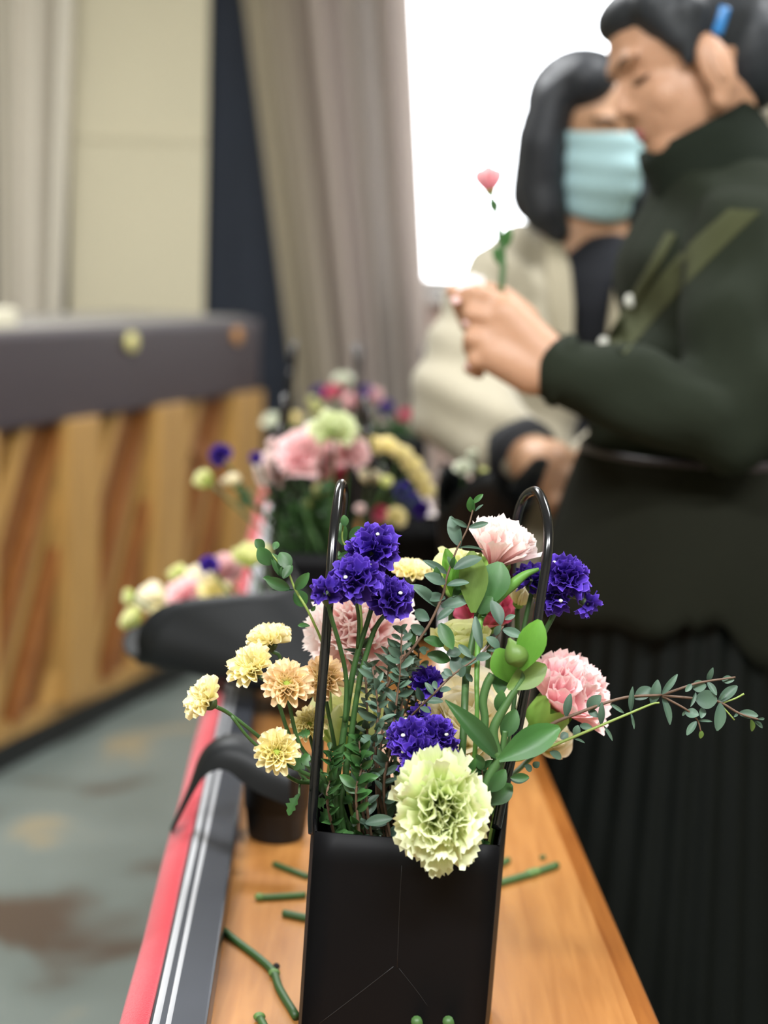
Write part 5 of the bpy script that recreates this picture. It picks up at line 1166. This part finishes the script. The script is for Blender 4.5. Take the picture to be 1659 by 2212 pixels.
# black wrapped bouquet lying across the desk, flowers to the left
ap = P(812, 1440, 1.88); ap.z = ZT+.035; mo = P(448, 1312, 2.05)
av = (P(615, 1205, 2.05)-P(240, 1400, 2.05))*.5
wr = cone('black paper bouquet wrap lying across the desk over the red strip', ap, mo, av, V((.01, .085, -.0115)), .022, .02, pw=1.15)
axl = (mo-ap).normalized(); e1 = (av-axl*av.dot(axl)).normalized(); e2 = axl.cross(e1); e2 = e2 if e2.y > 0 else -e2
slots([(.5+.5*a, .5+.5*b, ap.lerp(mo, .62)+e1*a*.04+e2*b*.033, ap.lerp(mo, .34)+e1*a*.019+e2*b*.019) for a in (-.9, -.6, -.3, 0, .3, .6, .9) for b in (-.8, -.4, 0, .4, .8) if a*a+b*b < 1.1], 430, 300, 2.06, (-.026, .11))
gW = 'flowers in the lying black wrap'
for i, (k, x, y, r, n, lb) in enumerate((('lime', 300, 1345, 36, D(-.7, -.5, .3), 'lime bloom at the very tip of the lying bouquet'), ('cream', 345, 1312, 52, D(-.6, -.6, .4), 'large cream bloom next to the lime tip of the lying bouquet'), ('mum', 352, 1338, 34, D(-.4, -.4, .8), 'yellow chrysanthemum against the paper rim below the large cream bloom'),
    ('deep', 402, 1288, 44, D(-.3, -.8, .4), 'pink carnation between the cream blooms of the lying bouquet'), ('rose', 382, 1322, 30, D(-.3, -.6, .7), 'deep pink rose against the paper rim of the lying bouquet'), ('lime', 392, 1250, 30, D(-.6, -.8, .1), 'lime bud sticking up out of the lying bouquet'), ('cream', 440, 1268, 48, D(-.2, -.8, .5), 'cream bloom in the middle of the lying bouquet'),
    ('mum', 462, 1282, 38, D(-.1, -.5, .8), 'yellow chrysanthemum in the middle of the lying bouquet'), ('deep', 485, 1240, 42, D(.1, -.7, .6), 'pink carnation under the violet statice of the lying bouquet'), ('statice', 452, 1222, 22, D(-.2, -.9, .2), 'violet statice standing out of the lying bouquet'), ('lime', 540, 1222, 46, D(.1, -.8, .5), 'pale lime bloom beside the red strip in the lying bouquet'),
    ('lime', 290, 1290, 24, D(-.9, -.2, .2), 'lime bud hanging free beyond the tip of the lying bouquet'), ('cream', 412, 1262, 32, D(-.4, -.8, .3), 'small cream bloom behind the pink carnation of the lying bouquet'), ('lime', 562, 1205, 28, D(.2, -.8, .4), 'small lime bloom touching the paper at the inner end of the bouquet'))):
    far_flower(k, x, y, 2.06, r, ap.lerp(mo, .35)+V((.003*(i % 5-2), 0, .003*(i % 4))), lb, n, 160+i, gW)
# dark pot with a black paper sheet thrown over the rail
pc = onz(597, 1806, ZT); pr = root('flower_pot', 'small matte black flower pot standing against the metal rail', 'pot', pc)
prof = [(.0, .0), (.0245, 0), (.027, .003), (.033, .06), (.036, .062), (.036, .074), (.033, .075), (.031, .03), (0, .03)]; rings = []
for rr, zz in prof: rings.append([pc+V((math.cos(2*math.pi*j/32)*max(rr, .0005), math.sin(2*math.pi*j/32)*max(rr, .0005), zz+.0005)) for j in range(32)])
loft('pot_body', rings, M_bpaper, pr, cap=False)
up_ = [(368, 1797), (405, 1705), (432, 1630), (466, 1595), (512, 1584), (562, 1606), (625, 1648)]
lo_ = [(372, 1798), (412, 1722), (446, 1672), (486, 1662), (525, 1690), (566, 1716), (628, 1742)]
zz_ = [1.5, 1.5, 1.495, 1.49, 1.487, 1.485, 1.485]; zu_ = [.03, .03, .03, .035, .035, .03, .018]
uu = smooth_path([P(x, y, z+d) for (x, y), z, d in zip(up_, zz_, zu_)], 5); ll = smooth_path([P(x, y, z) for (x, y), z in zip(lo_, zz_)], 5); n = len(uu)-1
def drape(u, v):
    i = min(int(round(u*n)), n); a, b = uu[i], ll[i]; p = a.lerp(b, v); return p+(UP*.6-FW*.8).normalized()*(a-b).length*.28*math.sin(math.pi*v)
dm = grid('paper_sheet', n, 10, drape, M_bpaper)
vs = [v.co.copy() for v in dm.vertices]; fs = [tuple(p.vertices) for p in dm.polygons]; k = len(vs)
vs += [v+FW*.0015-UP*.001 for v in vs]; fs += [tuple(i+k for i in reversed(f)) for f in fs]
o = link('black_paper', mesh('black_paper', vs, fs, M_bpaper)); tag(o, 'black paper sheet draped from the pot over rail and red strip', 'paper')
